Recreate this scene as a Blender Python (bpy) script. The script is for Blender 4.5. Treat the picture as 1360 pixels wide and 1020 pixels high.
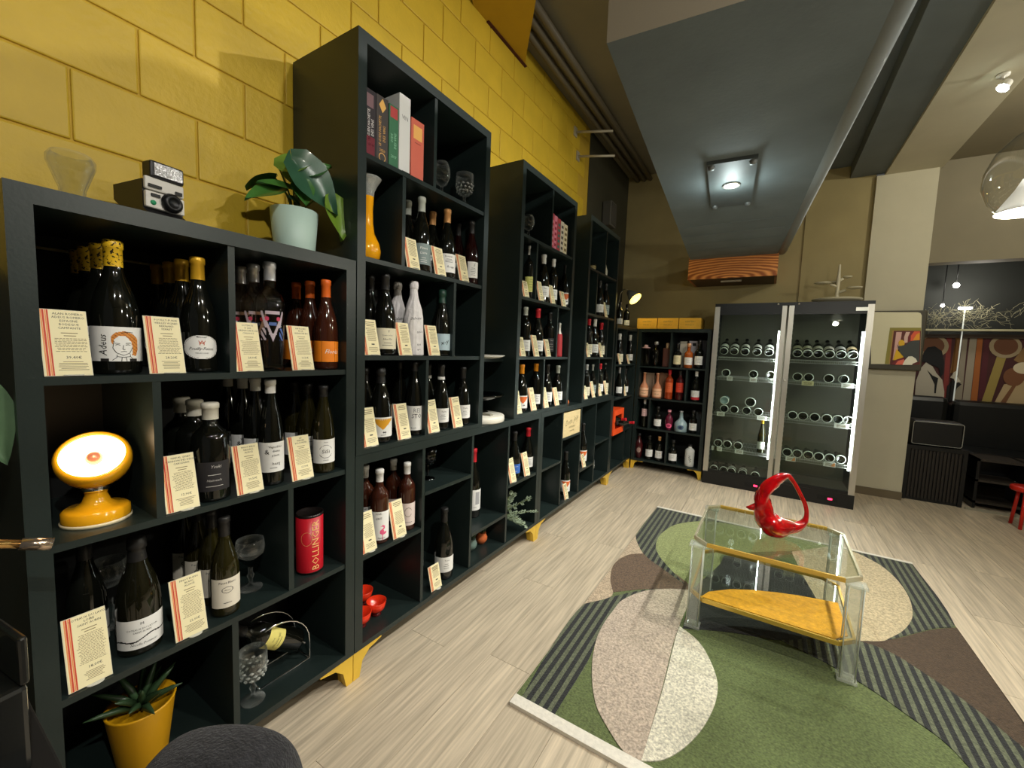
import bpy, bmesh, math, random
from mathutils import Vector, Matrix, Euler
from math import sin, cos, pi, radians, atan2, sqrt
random.seed(7)
for o in list(bpy.data.objects): bpy.data.objects.remove(o)
S = bpy.context.scene
COL = S.collection

# ------------------------------------------------------------------ camera, world, exposure, lights
cam = bpy.data.cameras.new('camera'); camo = bpy.data.objects.new('camera', cam); COL.objects.link(camo)
cam.sensor_fit = 'HORIZONTAL'; cam.sensor_width = 36.0; cam.lens = 551.657 / 1360 * 36.0
cam.clip_start = 0.02; cam.clip_end = 60
YAW, PITCH, ROLL = radians(31.578), radians(4.839), radians(2.1465)
fw = Vector((-sin(YAW)*cos(PITCH), cos(YAW)*cos(PITCH), -sin(PITCH)))
r0 = Vector((cos(YAW), sin(YAW), 0)); u0 = r0.cross(fw)
rt = r0*cos(ROLL) + u0*sin(ROLL); up = -r0*sin(ROLL) + u0*cos(ROLL)
M = Matrix((rt, up, -fw)).transposed().to_4x4(); M.translation = Vector((1.2623, 0, 1.3))
camo.matrix_world = M
S.camera = camo
S.cycles.transparent_max_bounces = 24
S.view_settings.view_transform = 'Standard'; S.view_settings.look = 'None'
S.view_settings.gamma = 1.0; S.view_settings.use_curve_mapping = False
S.view_settings.exposure = 0.3
W = bpy.data.worlds.new('world'); S.world = W; W.use_nodes = True
W.node_tree.nodes['Background'].inputs['Color'].default_value = (0.95, 0.97, 0.92, 1)
W.node_tree.nodes['Background'].inputs['Strength'].default_value = 0.05

def spot(name, loc, target, power, angle=140, blend=0.7, col=(1, .965, .90), rad=.03):
    d = bpy.data.lights.new(name, 'SPOT'); d.energy = power; d.spot_size = radians(angle); d.spot_blend = blend
    d.color = col; d.shadow_soft_size = rad
    o = bpy.data.objects.new(name, d); COL.objects.link(o); o.location = loc
    o.rotation_euler = (Vector(target) - Vector(loc)).to_track_quat('-Z', 'Y').to_euler()
    return o
LAMPS = [  # beam spots: location, aim, power
    ((2.33, 3.78, 2.97), (0.6, 3.0, 0.3), 120),
    ((2.30, 2.46, 2.99), (0.0, 2.2, 1.0), 142),
    ((2.33, 1.20, 2.99), (0.3, 0.95, 0.1), 66),
    ((2.33, -0.2, 2.99), (0.75, 1.05, 0.0), 112)]
for (l, t, p), a in zip(LAMPS, (98, 120, 135, 140)): spot('beam_spot_light', l, t, p, a, .85)
spot('plate_light', (1.0, 2.735, 2.265), (1.0, 2.735, 0), 34, 135, .9, (.88, 1, .97), .035)
_d = bpy.data.lights.new('plate_glow_fill', 'POINT'); _d.energy = 3.0; _d.color = (.85, 1, .98); _d.shadow_soft_size = .04  # added point light below the lamp, for the halo on the slab
_o = bpy.data.objects.new('plate_glow_fill', _d); COL.objects.link(_o); _o.location = (1.0, 2.735, 2.20)
for l, e in (((1.985, 2.2, 1.80), 16), ((3.4, 1.4, 2.3), 40), ((3.2, 3.9, 2.95), 34)):   # pendant bulb, then two fill lights added right of the frame
    _d = bpy.data.lights.new('pendant_and_fill_light', 'POINT'); _d.energy = e; _d.color = (1, .95, .80); _d.shadow_soft_size = .03
    _o = bpy.data.objects.new('pendant_and_fill_light', _d); COL.objects.link(_o); _o.location = l

# ------------------------------------------------------------------ materials
MATS = {}
def srgb(c):
    return tuple((x/255/12.92 if x/255 <= .04045 else ((x/255+.055)/1.055)**2.4) for x in c) + (1,)
def mat(name, c, rough=.5, metal=0, noise=0, nscale=20, bump=0, bscale=60, coat=0, trans=0, ior=1.45, emit=None, es=0, spec=.5, rnd=0, stretch=(1,1,1), alpha=1, sheen=0):
    if name in MATS: return MATS[name]
    m = bpy.data.materials.new(name); m.use_nodes = True; nt = m.node_tree; n = nt.nodes; L = nt.links
    b = n['Principled BSDF']; b.inputs['Base Color'].default_value = srgb(c)
    b.inputs['Roughness'].default_value = rough; b.inputs['Metallic'].default_value = metal
    b.inputs['IOR'].default_value = ior; b.inputs['Transmission Weight'].default_value = trans
    b.inputs['Coat Weight'].default_value = coat; b.inputs['Specular IOR Level'].default_value = spec
    b.inputs['Coat Roughness'].default_value = .05
    b.inputs['Sheen Weight'].default_value = sheen
    tc = n.new('ShaderNodeTexCoord'); mp = n.new('ShaderNodeMapping'); mp.inputs['Scale'].default_value = stretch
    L.new(tc.outputs['Object'], mp.inputs['Vector'])
    last = None
    if noise or rnd:
        mx = n.new('ShaderNodeHueSaturation'); mx.inputs['Color'].default_value = srgb(c)
        nz = n.new('ShaderNodeTexNoise'); nz.inputs['Scale'].default_value = nscale; nz.inputs['Detail'].default_value = 6
        L.new(mp.outputs[0], nz.inputs['Vector'])
        mr = n.new('ShaderNodeMapRange'); mr.inputs['From Min'].default_value = .3; mr.inputs['From Max'].default_value = .7
        mr.inputs['To Min'].default_value = 1-noise; mr.inputs['To Max'].default_value = 1+noise
        L.new(nz.outputs['Fac'], mr.inputs['Value'])
        if rnd:
            oi = n.new('ShaderNodeObjectInfo'); m2 = n.new('ShaderNodeMapRange')
            m2.inputs['To Min'].default_value = 1-rnd; m2.inputs['To Max'].default_value = 1+rnd
            L.new(oi.outputs['Random'], m2.inputs['Value'])
            mm = n.new('ShaderNodeMath'); mm.operation = 'MULTIPLY'; L.new(mr.outputs[0], mm.inputs[0]); L.new(m2.outputs[0], mm.inputs[1])
            L.new(mm.outputs[0], mx.inputs['Value'])
            ad = n.new('ShaderNodeVectorMath'); ad.operation = 'ADD'; L.new(tc.outputs['Object'], ad.inputs[0])
            sc = n.new('ShaderNodeVectorMath'); sc.operation = 'SCALE'; sc.inputs[0].default_value = (7, 13, 3); L.new(oi.outputs['Random'], sc.inputs['Scale'])
            L.new(sc.outputs[0], ad.inputs[1]); L.new(ad.outputs[0], mp.inputs['Vector'])
        else: L.new(mr.outputs[0], mx.inputs['Value'])
        L.new(mx.outputs[0], b.inputs['Base Color'])
    if bump:
        nb = n.new('ShaderNodeTexNoise'); nb.inputs['Scale'].default_value = bscale; nb.inputs['Detail'].default_value = 5
        L.new(mp.outputs[0], nb.inputs['Vector'])
        bp = n.new('ShaderNodeBump'); bp.inputs['Strength'].default_value = bump; bp.inputs['Distance'].default_value = .004
        L.new(nb.outputs['Fac'], bp.inputs['Height']); L.new(bp.outputs[0], b.inputs['Normal'])
    if emit: b.inputs['Emission Color'].default_value = srgb(emit); b.inputs['Emission Strength'].default_value = es
    MATS[name] = m; return m
def clear(name, tint=(255,255,255), gloss=1.45, rough=0.02, milky=0, edge=0):
    """thin clear pane: see-through with Fresnel reflection"""
    if name in MATS: return MATS[name]
    m = bpy.data.materials.new(name); m.use_nodes = True; nt = m.node_tree; n = nt.nodes; L = nt.links
    n.remove(n['Principled BSDF'])
    t = n.new('ShaderNodeBsdfTransparent'); t.inputs[0].default_value = srgb(tint)
    g = n.new('ShaderNodeBsdfGlossy'); g.inputs['Roughness'].default_value = rough
    w = n.new('ShaderNodeLayerWeight'); w.inputs[0].default_value = .5
    pw = n.new('ShaderNodeMath'); pw.operation = 'POWER'; pw.inputs[1].default_value = 3; L.new(w.outputs['Facing'], pw.inputs[0])
    f = n.new('ShaderNodeMapRange'); f.inputs['To Min'].default_value = ((gloss-1)/(gloss+1))**2*1.1; f.inputs['To Max'].default_value = .85; L.new(pw.outputs[0], f.inputs['Value'])
    x = n.new('ShaderNodeMixShader'); L.new(f.outputs[0], x.inputs[0]); 
    if milky:
        df = n.new('ShaderNodeBsdfDiffuse'); df.inputs[0].default_value = srgb((235, 238, 230)); xm = n.new('ShaderNodeMixShader'); xm.inputs[0].default_value = milky
        L.new(t.outputs[0], xm.inputs[1]); L.new(df.outputs[0], xm.inputs[2]); t = xm
    L.new(t.outputs[0], x.inputs[1]); L.new(g.outputs[0], x.inputs[2])
    
    if edge:  # pale colour mixed in at grazing angles stands for rim highlights
        pe = n.new('ShaderNodeMath'); pe.operation = 'POWER'; pe.inputs[1].default_value = 2.2; L.new(w.outputs['Facing'], pe.inputs[0])
        me_ = n.new('ShaderNodeMath'); me_.operation = 'MULTIPLY'; me_.inputs[1].default_value = edge; L.new(pe.outputs[0], me_.inputs[0])
        de = n.new('ShaderNodeBsdfPrincipled'); de.inputs['Base Color'].default_value = srgb((226, 230, 224)); de.inputs['Roughness'].default_value = .12
        xe = n.new('ShaderNodeMixShader'); L.new(me_.outputs[0], xe.inputs[0]); L.new(x.outputs[0], xe.inputs[1]); L.new(de.outputs[0], xe.inputs[2]); x = xe
    L.new(x.outputs[0], n['Material Output'].inputs['Surface']); MATS[name] = m; return m

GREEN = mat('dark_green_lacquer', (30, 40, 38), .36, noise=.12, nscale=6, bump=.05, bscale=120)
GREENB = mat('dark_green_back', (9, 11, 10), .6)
BRASS = mat('brass_paint', (236, 196, 70), .3, .35, noise=.08, nscale=15)
YEL = mat('yellow_wall_paint', (203, 170, 44), .5, noise=.07, nscale=7, bump=.55, bscale=45, rnd=.04)
YELF = mat('yellow_soffit_paint', (190, 150, 30), .6, noise=.05, nscale=5, bump=.2, bscale=30)
OLIVE = mat('olive_wall_paint', (158, 144, 100), .7, noise=.08, nscale=3, bump=.25, bscale=18)
OLIVED = mat('dark_olive_paint_and_shade', (58, 56, 40), .7, noise=.1, nscale=4, bump=.2, bscale=25)
TAUPE = mat('taupe_plaster', (128, 120, 98), .75, noise=.06, nscale=3, bump=.2, bscale=15)
GREYG = mat('grey_green_plaster', (194, 188, 164), .75, noise=.05, nscale=3, bump=.15, bscale=15)
SLATE = mat('slate_concrete', (98, 107, 109), .8, noise=.12, nscale=4, bump=.18, bscale=55)
SLATED = mat('slate_dark_plaster', (104, 112, 114), .75, noise=.08, nscale=4, bump=.3, bscale=20)
BLACK = mat('black_satin', (16, 17, 17), .4)
BLACKM = mat('black_matte', (14, 14, 14), .7)
STEEL = mat('brushed_steel', (196, 192, 182), .38, .85, noise=.05, nscale=8, stretch=(30, 30, 1))
CHROME = mat('chrome', (230, 230, 230), .08, 1)
WHITE = mat('white_glaze', (232, 230, 222), .3)
PAPERW = mat('white_label_paper', (236, 235, 230), .6)
PAPERC = mat('cream_card_paper', (240, 229, 184), .55, noise=.03, nscale=10)
INK = mat('black_ink', (30, 28, 26), .6)
INKB = mat('brown_print', (122, 104, 70), .6)
REDP = mat('red_print', (205, 70, 45), .6)
ORAP = mat('orange_print', (232, 150, 90), .6)
ACRYL = clear('clear_acrylic', (250, 252, 249), 1.5, .03, .22)
GLASS = mat('clear_glass', (250, 252, 250), .0, trans=1, ior=1.45)
GTHIN = clear('thin_glass', (253, 254, 253), 1.6, .0)
GDOOR = clear('door_glass', (232, 238, 232), 1.35, .0)
GTABLE = clear('table_glass', (246, 250, 245), 1.42, .0)
GCR = clear('crystal_glass', (250, 251, 250), 1.6, .02, 0, .30); GCUT = clear('cut_crystal', (245, 246, 245), 1.7, .05, .28, .45)
DARKGLASS = clear('smoked_glass', (60, 62, 62), 1.6, .0)
GLASSM = {
 'gblack': mat('dark_bottle_glass', (14, 15, 11), .06, coat=.5), 'golive': mat('olive_bottle_glass', (20, 19, 9), .06, coat=.5),
 'gyellow': mat('yellow_green_bottle_glass', (34, 31, 10), .06, coat=.5), 'gred': mat('dark_red_bottle_glass', (30, 7, 8), .06, coat=.5),
 'grose': mat('rose_wine_glass', (58, 26, 14), .06, coat=.5), 'gclear': clear('clear_bottle_glass', (226, 216, 200), 1.6),
 'gamber': mat('amber_spirit_glass', (168, 84, 30), .08, coat=.5), 'gpink': mat('pink_spirit_glass', (96, 22, 44), .1, coat=.5),
 'gorange': mat('orange_spirit_glass', (150, 56, 22), .08, coat=.5), 'gpale': mat('frosted_pale_glass', (150, 172, 176), .25, coat=.3),
 'gwhite': mat('white_ceramic_bottle', (222, 222, 214), .3), 'gcopper': mat('pinkish_rose_glass', (200, 132, 96), .12, coat=.4),
 'gbrown': mat('dark_brown_tube', (80, 46, 38), .5), 'paperwrap': mat('white_tissue_paper', (226, 222, 220), .7, noise=.08, nscale=40, bump=1.0, bscale=45),
 'gmaroon': mat('maroon_bottle_glass', (64, 18, 20), .1, coat=.4)}
CAPM = {'cspeck': None, 'cgold': mat('gold_capsule', (214, 164, 40), .35, .3), 'cgold2': mat('tan_gold_capsule', (206, 150, 92), .35, .3),
 'csilver': mat('silver_capsule', (205, 205, 208), .3, .6), 'corange': mat('orange_capsule', (226, 104, 32), .4), 'corange2': mat('amber_capsule', (222, 140, 20), .4),
 'cwax': mat('white_wax', (205, 200, 184), .5), 'cwhite': mat('white_capsule', (220, 218, 212), .45), 'cblack': mat('black_capsule', (30, 29, 28), .4),
 'cgrey': mat('grey_capsule', (168, 172, 160), .4), 'cgreen': mat('dark_green_capsule', (32, 62, 50), .35), 'cring': mat('black_capsule', (30, 29, 28), .4),
 'cred': mat('red_capsule', (196, 34, 46), .4), 'cpink': mat('pink_capsule', (226, 150, 165), .4), 'ccopper': mat('copper_foil', (226, 170, 130), .35, .3)}
def speck():
    m = mat('yellow_speckled_capsule', (226, 182, 36), .4); nt = m.node_tree; n = nt.nodes; L = nt.links; b = n['Principled BSDF']
    tc = n['Texture Coordinate']; v = n.new('ShaderNodeTexNoise'); v.inputs['Scale'].default_value = 170; v.inputs['Detail'].default_value = 2; L.new(tc.outputs['Object'], v.inputs['Vector'])
    cr = n.new('ShaderNodeValToRGB'); cr.color_ramp.interpolation = 'CONSTANT'; cr.color_ramp.elements[0].color = srgb((40, 30, 14)); cr.color_ramp.elements[1].color = srgb((226, 182, 36)); cr.color_ramp.elements[1].position = .41
    L.new(v.outputs['Fac'], cr.inputs[0]); L.new(cr.outputs[0], b.inputs['Base Color']); return m
CAPM['cspeck'] = speck()
def col(c, rough=.55, **k): return mat('paint_%d_%d_%d' % c, c, rough, **k)

# ------------------------------------------------------------------ mesh builder
class MB:
    def __init__(s): s.v = []; s.f = []; s.m = []; s.sm = []
    def add(s, vs, fs, mi=0, smooth=False):
        k = len(s.v); s.v += [tuple(p) for p in vs]
        for f in fs: s.f.append([i+k for i in f]); s.m.append(mi); s.sm.append(smooth)
        return s
    def box(s, x0, x1, y0, y1, z0, z1, mi=0, bev=0):
        if bev:
            bm = bmesh.new(); bmesh.ops.create_cube(bm, size=1)
            for v in bm.verts: v.co = Vector(((x0+x1)/2+v.co.x*(x1-x0), (y0+y1)/2+v.co.y*(y1-y0), (z0+z1)/2+v.co.z*(z1-z0)))
            bmesh.ops.bevel(bm, geom=bm.edges[:], offset=bev, segments=2, affect='EDGES', profile=.5)
            bm.verts.index_update(); s.add([v.co[:] for v in bm.verts], [[v.index for v in f.verts] for f in bm.faces], mi); bm.free(); return s
        vs = [(x, y, z) for x in (x0, x1) for y in (y0, y1) for z in (z0, z1)]
        return s.add(vs, [(0,1,3,2), (4,6,7,5), (0,4,5,1), (2,3,7,6), (0,2,6,4), (1,5,7,3)], mi)
    def lathe(s, prof, n=20, mi=0, c=(0,0,0), smooth=True, sx=1, sy=1, rot=None):
        vs = []; fs = []
        for r, z in prof:
            for i in range(n):
                a = 2*pi*i/n; p = Vector((r*cos(a)*sx, r*sin(a)*sy, z))
                if rot is not None: p = rot @ p
                vs.append(p + Vector(c))
        for j in range(len(prof)-1):
            for i in range(n):
                a = j*n+i; b = j*n+(i+1) % n; fs.append((a, b, b+n, a+n))
        return s.add(vs, fs, mi, smooth)
    def tube(s, pts, rad, n=8, mi=0, caps=True, smooth=True, closed=False):
        pts = [Vector(p) for p in pts]; N = len(pts); rads = rad if isinstance(rad, (list, tuple)) else [rad]*N
        vs = []; fs = []; up = None
        for i, p in enumerate(pts):
            if closed: t = (pts[(i+1) % N]-pts[i-1]).normalized()
            else: t = (pts[min(i+1, N-1)]-pts[max(i-1, 0)]).normalized()
            if up is None:
                up = t.orthogonal().normalized()
            else:
                up = (up - t*up.dot(t)); up = up.normalized() if up.length > 1e-6 else t.orthogonal().normalized()
            w = t.cross(up)
            for k in range(n):
                a = 2*pi*k/n; vs.append(p + (up*cos(a)+w*sin(a))*rads[i])
        for i in range(N if closed else N-1):
            j = (i+1) % N
            for k in range(n): fs.append((i*n+k, i*n+(k+1) % n, j*n+(k+1) % n, j*n+k))
        if caps and not closed:
            fs.append(list(range(n))[::-1]); fs.append([(N-1)*n+k for k in range(n)])
        return s.add(vs, fs, mi, smooth)
    def prism(s, poly, f0, f1, mi=0, mside=None):
        """poly: 2-D points; f0/f1 map a 2-D point to the two end faces"""
        n = len(poly); vs = [f0(p) for p in poly]+[f1(p) for p in poly]
        s.add(vs, [list(range(n))[::-1], [n+i for i in range(n)]], mi)
        s.add(vs, [(i, (i+1) % n, n+(i+1) % n, n+i) for i in range(n)], mi if mside is None else mside); return s
    def mesh(s, name, mats):
        me = bpy.data.meshes.new(name); me.from_pydata(s.v, [], s.f)
        for m in mats: me.materials.append(m)
        me.polygons.foreach_set('material_index', s.m); me.polygons.foreach_set('use_smooth', s.sm); me.update(); return me
    def build(s, name, mats, parent=None, loc=(0,0,0), rot=(0,0,0)):
        if not isinstance(mats, (list, tuple)): mats = [mats]
        return place(name, s.mesh(name, mats), parent, loc, rot)
def place(name, me, parent=None, loc=(0,0,0), rot=(0,0,0)):
    o = bpy.data.objects.new(name, me); COL.objects.link(o); o.parent = parent; o.location = loc; o.rotation_euler = rot; return o
LABELS = set()
def tag(o, label, cat, group=None):
    o['label'] = label; o['category'] = cat
    if group: o['group'] = group
    LABELS.add(label); return o
def thing(name, label, cat, loc=(0,0,0), rotz=0, group=None):
    o = bpy.data.objects.new(name, None); COL.objects.link(o); o.location = loc; o.rotation_euler = (0, 0, rotz); o.empty_display_size = .05
    return tag(o, label, cat, group)
def struct(o): o['kind'] = 'structure'; return o
def copy_tree(o, parent=None, loc=None):
    c = o.copy(); COL.objects.link(c); c.parent = parent
    if loc is not None: c.location = loc
    for ch in [k for k in bpy.data.objects if k.parent == o]: copy_tree(ch, c)
    return c
# text: built-in font turned into flat meshes (cached), centred, x right / y up
_T = {}
def glyphs(txt, size, align='CENTER'):
    k = (txt, align)
    if k not in _T:
        cu = bpy.data.curves.new('t', 'FONT'); cu.body = txt; cu.size = 1; cu.align_x = align; cu.align_y = 'CENTER'; cu.resolution_u = 1
        o = bpy.data.objects.new('t', cu); me = o.to_mesh()
        _T[k] = ([(v.co.x, v.co.y) for v in me.vertices], [list(p.vertices) for p in me.polygons])
        o.to_mesh_clear(); bpy.data.objects.remove(o); bpy.data.curves.remove(cu)
    v, f = _T[k]
    return [(x*size, y*size) for x, y in v], f
def text_into(mb, txt, size, fmap, mi, rot=0, sx=1, align='CENTER', shear=0, maxlen=None):
    v, f = glyphs(txt, size, align); c, s_ = cos(rot), sin(rot)
    P = [(((x+shear*y)*sx)*c-y*s_, ((x+shear*y)*sx)*s_+y*c) for x, y in v]
    if maxlen:      # split long strokes so that they follow a curved surface
        tri = [(P[q[0]], P[q[i]], P[q[i+1]]) for q in f for i in range(1, len(q)-1)]; P = []; f = []
        while tri:
            t = tri.pop(); L = [abs(t[i][0]-t[(i+1) % 3][0]) for i in range(3)]; k = L.index(max(L))
            if L[k] > maxlen:
                a, b, d = t[k], t[(k+1) % 3], t[(k+2) % 3]; m = ((a[0]+b[0])/2, (a[1]+b[1])/2); tri += [(a, m, d), (m, b, d)]
            else: f.append([len(P), len(P)+1, len(P)+2]); P += t
    mb.add([fmap(*p) for p in P], f, mi)
def inpoly(x, y, P):
    r = False; j = len(P)-1
    for i in range(len(P)):
        if (P[i][1] > y) != (P[j][1] > y) and x < (P[j][0]-P[i][0])*(y-P[i][1])/(P[j][1]-P[i][1])+P[i][0]: r = not r
        j = i
    return r
def smoothpoly(P, k=4):
    out = []; n = len(P)
    for i in range(n):
        p0, p1, p2, p3 = [Vector((*P[(i+d) % n][:2], 0)) for d in (-1, 0, 1, 2)]
        for t in [j/k for j in range(k)]:
            q = .5*((2*p1)+(-p0+p2)*t+(2*p0-5*p1+4*p2-p3)*t*t+(-p0+3*p1-3*p2+p3)*t**3); out.append((q.x, q.y))
    return out

# ================================================================== SETTING
def plane_box(name, x0, x1, y0, y1, z0, z1, m, parent=None):
    o = MB().box(x0, x1, y0, y1, z0, z1).build(name, m, parent); return struct(o) if parent is None else o
# floor with planks running away from the camera
floor = plane_box('floor', -.9, 5.2, -2.2, 7.2, -.06, -.004, mat('floor_joint', (70, 60, 50), .8))
WOOD = mat('greige_oak_plank', (196, 181, 157), .42, noise=.26, nscale=2.4, bump=.12, bscale=9, rnd=.07, stretch=(34, 1.3, 8))
PW, PL = .192, 1.28
plank_me = MB().box(.0008, PW-.0008, .0008, PL-.0008, -.02, 0).mesh('plank', [WOOD])
for i in range(28):
    x = -.42+i*PW; off = (i*.53 % 1)*PL
    for j in range(8):
        y = -2.6+off+j*PL
        if y > 6.9 or y < -2.3 or (y < .2 and x > 2.6): continue
        place('plank', plank_me, floor, (x, y, 0))
# left wall: yellow painted blocks above, lower part painted dark for the shade behind the shelves
wall = plane_box('wall_left', -.52, -.400, -1.6, 4.0, 0, 3.47, mat('yellow_mortar', (190, 156, 46), .7, bump=.4, bscale=40))
BW, BH = .294, .1915
def block_mesh(w, h): return MB().box(-.02, .008, .0022, w-.0022, .0022, h-.0022, bev=.0045).mesh('block', [YEL])
bm_full = block_mesh(BW, BH); bm_top = block_mesh(BW, .115)
for k in range(-2, 9):
    z = 1.82+BH*k; oy = .365 if k % 2 == 0 else .513
    for j in range(-6, 13):
        y = oy+BW*j
        if y+BW > 4.0: continue
        place('block', bm_full if k < 8 else bm_top, wall, (-.402, y, z))
plane_box('wall_left_shade', -.398, -.388, -1.6, 5.3, 0, 1.437, OLIVED)
plane_box('wall_left_far', -.52, -.395, 4.0, 5.3, 0, 3.47, OLIVED)
# back wall, pilaster, header, ceilings
plane_box('wall_back', -.52, 2.0, 5.3, 5.42, 0, 3.6, OLIVE)
plane_box('trim_1', 1.47, 1.50, 5.285, 5.30, 0, 3.1, OLIVE)
plane_box('wall_pilaster', 2.0, 2.43, 5.265, 5.7, 0, 3.06, GREYG)
plane_box('baseboard_pilaster', 1.98, 2.432, 5.250, 5.265, 0, .075, mat('brown_baseboard', (110, 98, 76), .6))
plane_box('wall_header', 2.43, 5.2, 5.3, 5.45, 2.225, 3.6, TAUPE)
plane_box('ceiling', -.52, 2.0, -2.0, 5.42, 3.47, 3.56, TAUPE)
plane_box('ceiling_slate', 1.30, 1.80, .2, 5.3, 3.20, 3.28, SLATED)
plane_box('ceiling_slate_soffit', 1.80, 2.058, -.4, 5.3, 3.085, 3.28, SLATED)
plane_box('beam_right', 2.058, 2.45, -2.0, 5.3, 3.06, 3.56, GREYG)
plane_box('ceiling_right', 2.45, 5.2, -2.0, 5.4, 3.12, 3.2, TAUPE)
plane_box('wall_right', 5.1, 5.2, -2.0, 7.2, 0, 3.2, TAUPE)
# low slate slab (turned 4.4 degrees)
def slab(name, pts, z0, z1, m, mside):
    mb = MB().prism(pts, lambda p: (p[0], p[1], z0), lambda p: (p[0], p[1], z1), 0, 1)
    return struct(mb.build(name, [m, mside]))
slab('ceiling_slab', [(.735, 1.365), (1.515, 1.42), (1.252, 4.78), (.475, 4.78)], 2.30, 2.50, SLATE, mat('taupe_edge', (116, 107, 88), .75))
for k in range(5):   # shutter-board joints in the concrete near its far end
    y = 3.55+k*.27; xx = .735-.0765*(y-1.365)
    o = MB().box(xx+.02, xx+.74, y, y+.004, 2.2975, 2.3003).build('trim_board_joint', SLATED); struct(o)
mb = MB().tube([(1.545, 1.0, 2.335), (1.285, 4.80, 2.335)], .043, 14)
pp = mb.build('ceiling_pipe', mat('grey_pipe_paint', (122, 128, 128), .5)); tag(pp, 'grey painted pipe running along the right edge of the dark slate slab', 'pipe')
# yellow soffit box high on the left wall
slab('ceiling_soffit', [(-.394, 2.10), (-.394, 2.70), (.19, 1.92), (.62, 1.35), (.62, .9), (.1, .9)], 3.325, 3.47, YELF, YELF)
struct(MB().box(-.40, -.375, 2.23, 2.705, 3.318, 3.326).build('trim_2', col((70, 14, 20))))
# conduits along the wall and brackets
for i in range(3):
    o = MB().tube([(-.28+i*.075, 2.2, 3.42), (-.28+i*.075, 5.3, 3.42)], .026, 8).build('conduit', mat('taupe_conduit', (108, 100, 82), .5))
    tag(o, ['grey conduit under the ceiling, nearest the yellow wall', 'middle grey conduit of the three under the ceiling', 'grey conduit under the ceiling, furthest from the yellow wall'][i], 'conduit', 'conduits along the left wall')
for (a, b, l) in (((-.395, 3.62, 3.28), (-.07, 3.72, 3.26), 'upper thin metal bracket arm sticking out of the yellow wall end'), ((-.395, 3.70, 3.10), (-.07, 3.8, 3.08), 'lower thin metal bracket arm sticking out of the yellow wall end')):
    mb = MB().tube([a, b], .011, 8); mb.box(a[0]-.004, a[0]+.012, a[1]-.03, a[1]+.03, a[2]-.04, a[2]+.04)
    tag(mb.build('wall_bracket', mat('pale_metal', (186, 178, 156), .45, .3)), l, 'bracket')
sp = thing('wall_speaker', 'small grey box speaker high on the dark wall beyond the yellow blocks', 'speaker', (-.39, 4.5, 2.66))
MB().box(0, .10, -.09, .09, 0, .26, bev=.01).build('cabinet', mat('grey_plastic', (84, 82, 74), .6), sp)
MB().box(.10, .106, -.075, .075, .02, .24).build('grille', mat('grey_grille', (68, 66, 60), .7), sp)
# wooden box under the far end of the slab
bx = thing('wall_box', 'striped orange wood veneer box hanging under the far end of the slab', 'box', (.865, 4.76, 2.095))
bx.rotation_euler = (0, 0, 0)
VEN = mat('zebra_wood', (196, 112, 44), .45, noise=.0)
def veneer():
    nt = VEN.node_tree; n = nt.nodes; L = nt.links; b = n['Principled BSDF']; tc = n['Texture Coordinate']
    mp = n.new('ShaderNodeMapping'); mp.inputs['Scale'].default_value = (.75, 1, 3.2); L.new(tc.outputs['Object'], mp.inputs[0])
    w = n.new('ShaderNodeTexWave'); w.wave_type = 'RINGS'; w.rings_direction = 'Y'; w.inputs['Scale'].default_value = 4.2; w.inputs['Distortion'].default_value = 3.2; w.inputs['Detail'].default_value = 3; w.inputs['Detail Scale'].default_value = 1.2
    L.new(mp.outputs[0], w.inputs[0]); cr = n.new('ShaderNodeValToRGB'); cr.color_ramp.elements[0].color = srgb((160, 84, 30)); cr.color_ramp.elements[1].color = srgb((238, 160, 84)); cr.color_ramp.elements[0].position = .1
    L.new(w.outputs['Fac'], cr.inputs[0]); L.new(cr.outputs[0], b.inputs['Base Color'])
veneer()
MB().box(-.40, .40, 0, .02, 0, .235).build('front_panel', VEN, bx)
MB().box(-.40, -.38, .02, .53, 0, .235).build('side_panel', VEN, bx); MB().box(.38, .40, .02, .53, 0, .235).build('side_panel', VEN, bx)
MB().box(-.38, .38, .02, .53, 0, .02).build('bottom_panel', mat('dark_wood', (86, 60, 42), .6), bx)
MB().box(-.10, .09, .16, .19, -.014, 0).build('light_strip', mat('pale_strip', (190, 180, 160), .5), bx)
# square plate with the lamp on the slab
pl = thing('ceiling_lamp', 'bright round lamp set in a square bolted plate under the slate slab', 'lamp', (1.0, 2.76, 2.30), radians(4.4))
MB().box(-.115, .115, -.34, .36, -.018, 0).build('plate', mat('slate_plate', (72, 78, 78), .6, noise=.1, nscale=10), pl)
for a in (-.095, .095):
    for b in (-.31, .33): MB().lathe([(0, -.034), (.014, -.034), (.018, -.018), (.018, -.0178)], 10, c=(a, b, 0)).build('bolt', mat('bolt_grey', (110, 114, 114), .5, .5), pl)
MB().lathe([(.036, -.018), (.046, -.018), (.046, -.026), (.036, -.026), (.036, -.018)], 20, c=(0, -.02, 0)).build('lamp_ring', STEEL, pl)
LAMPM = mat('lamp_glow', (255, 255, 245), .5, emit=(240, 255, 245), es=40)
MB().lathe([(0, -.020), (.036, -.020)], 20, c=(0, -.02, 0)).build('lamp_lens', LAMPM, pl)
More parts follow.
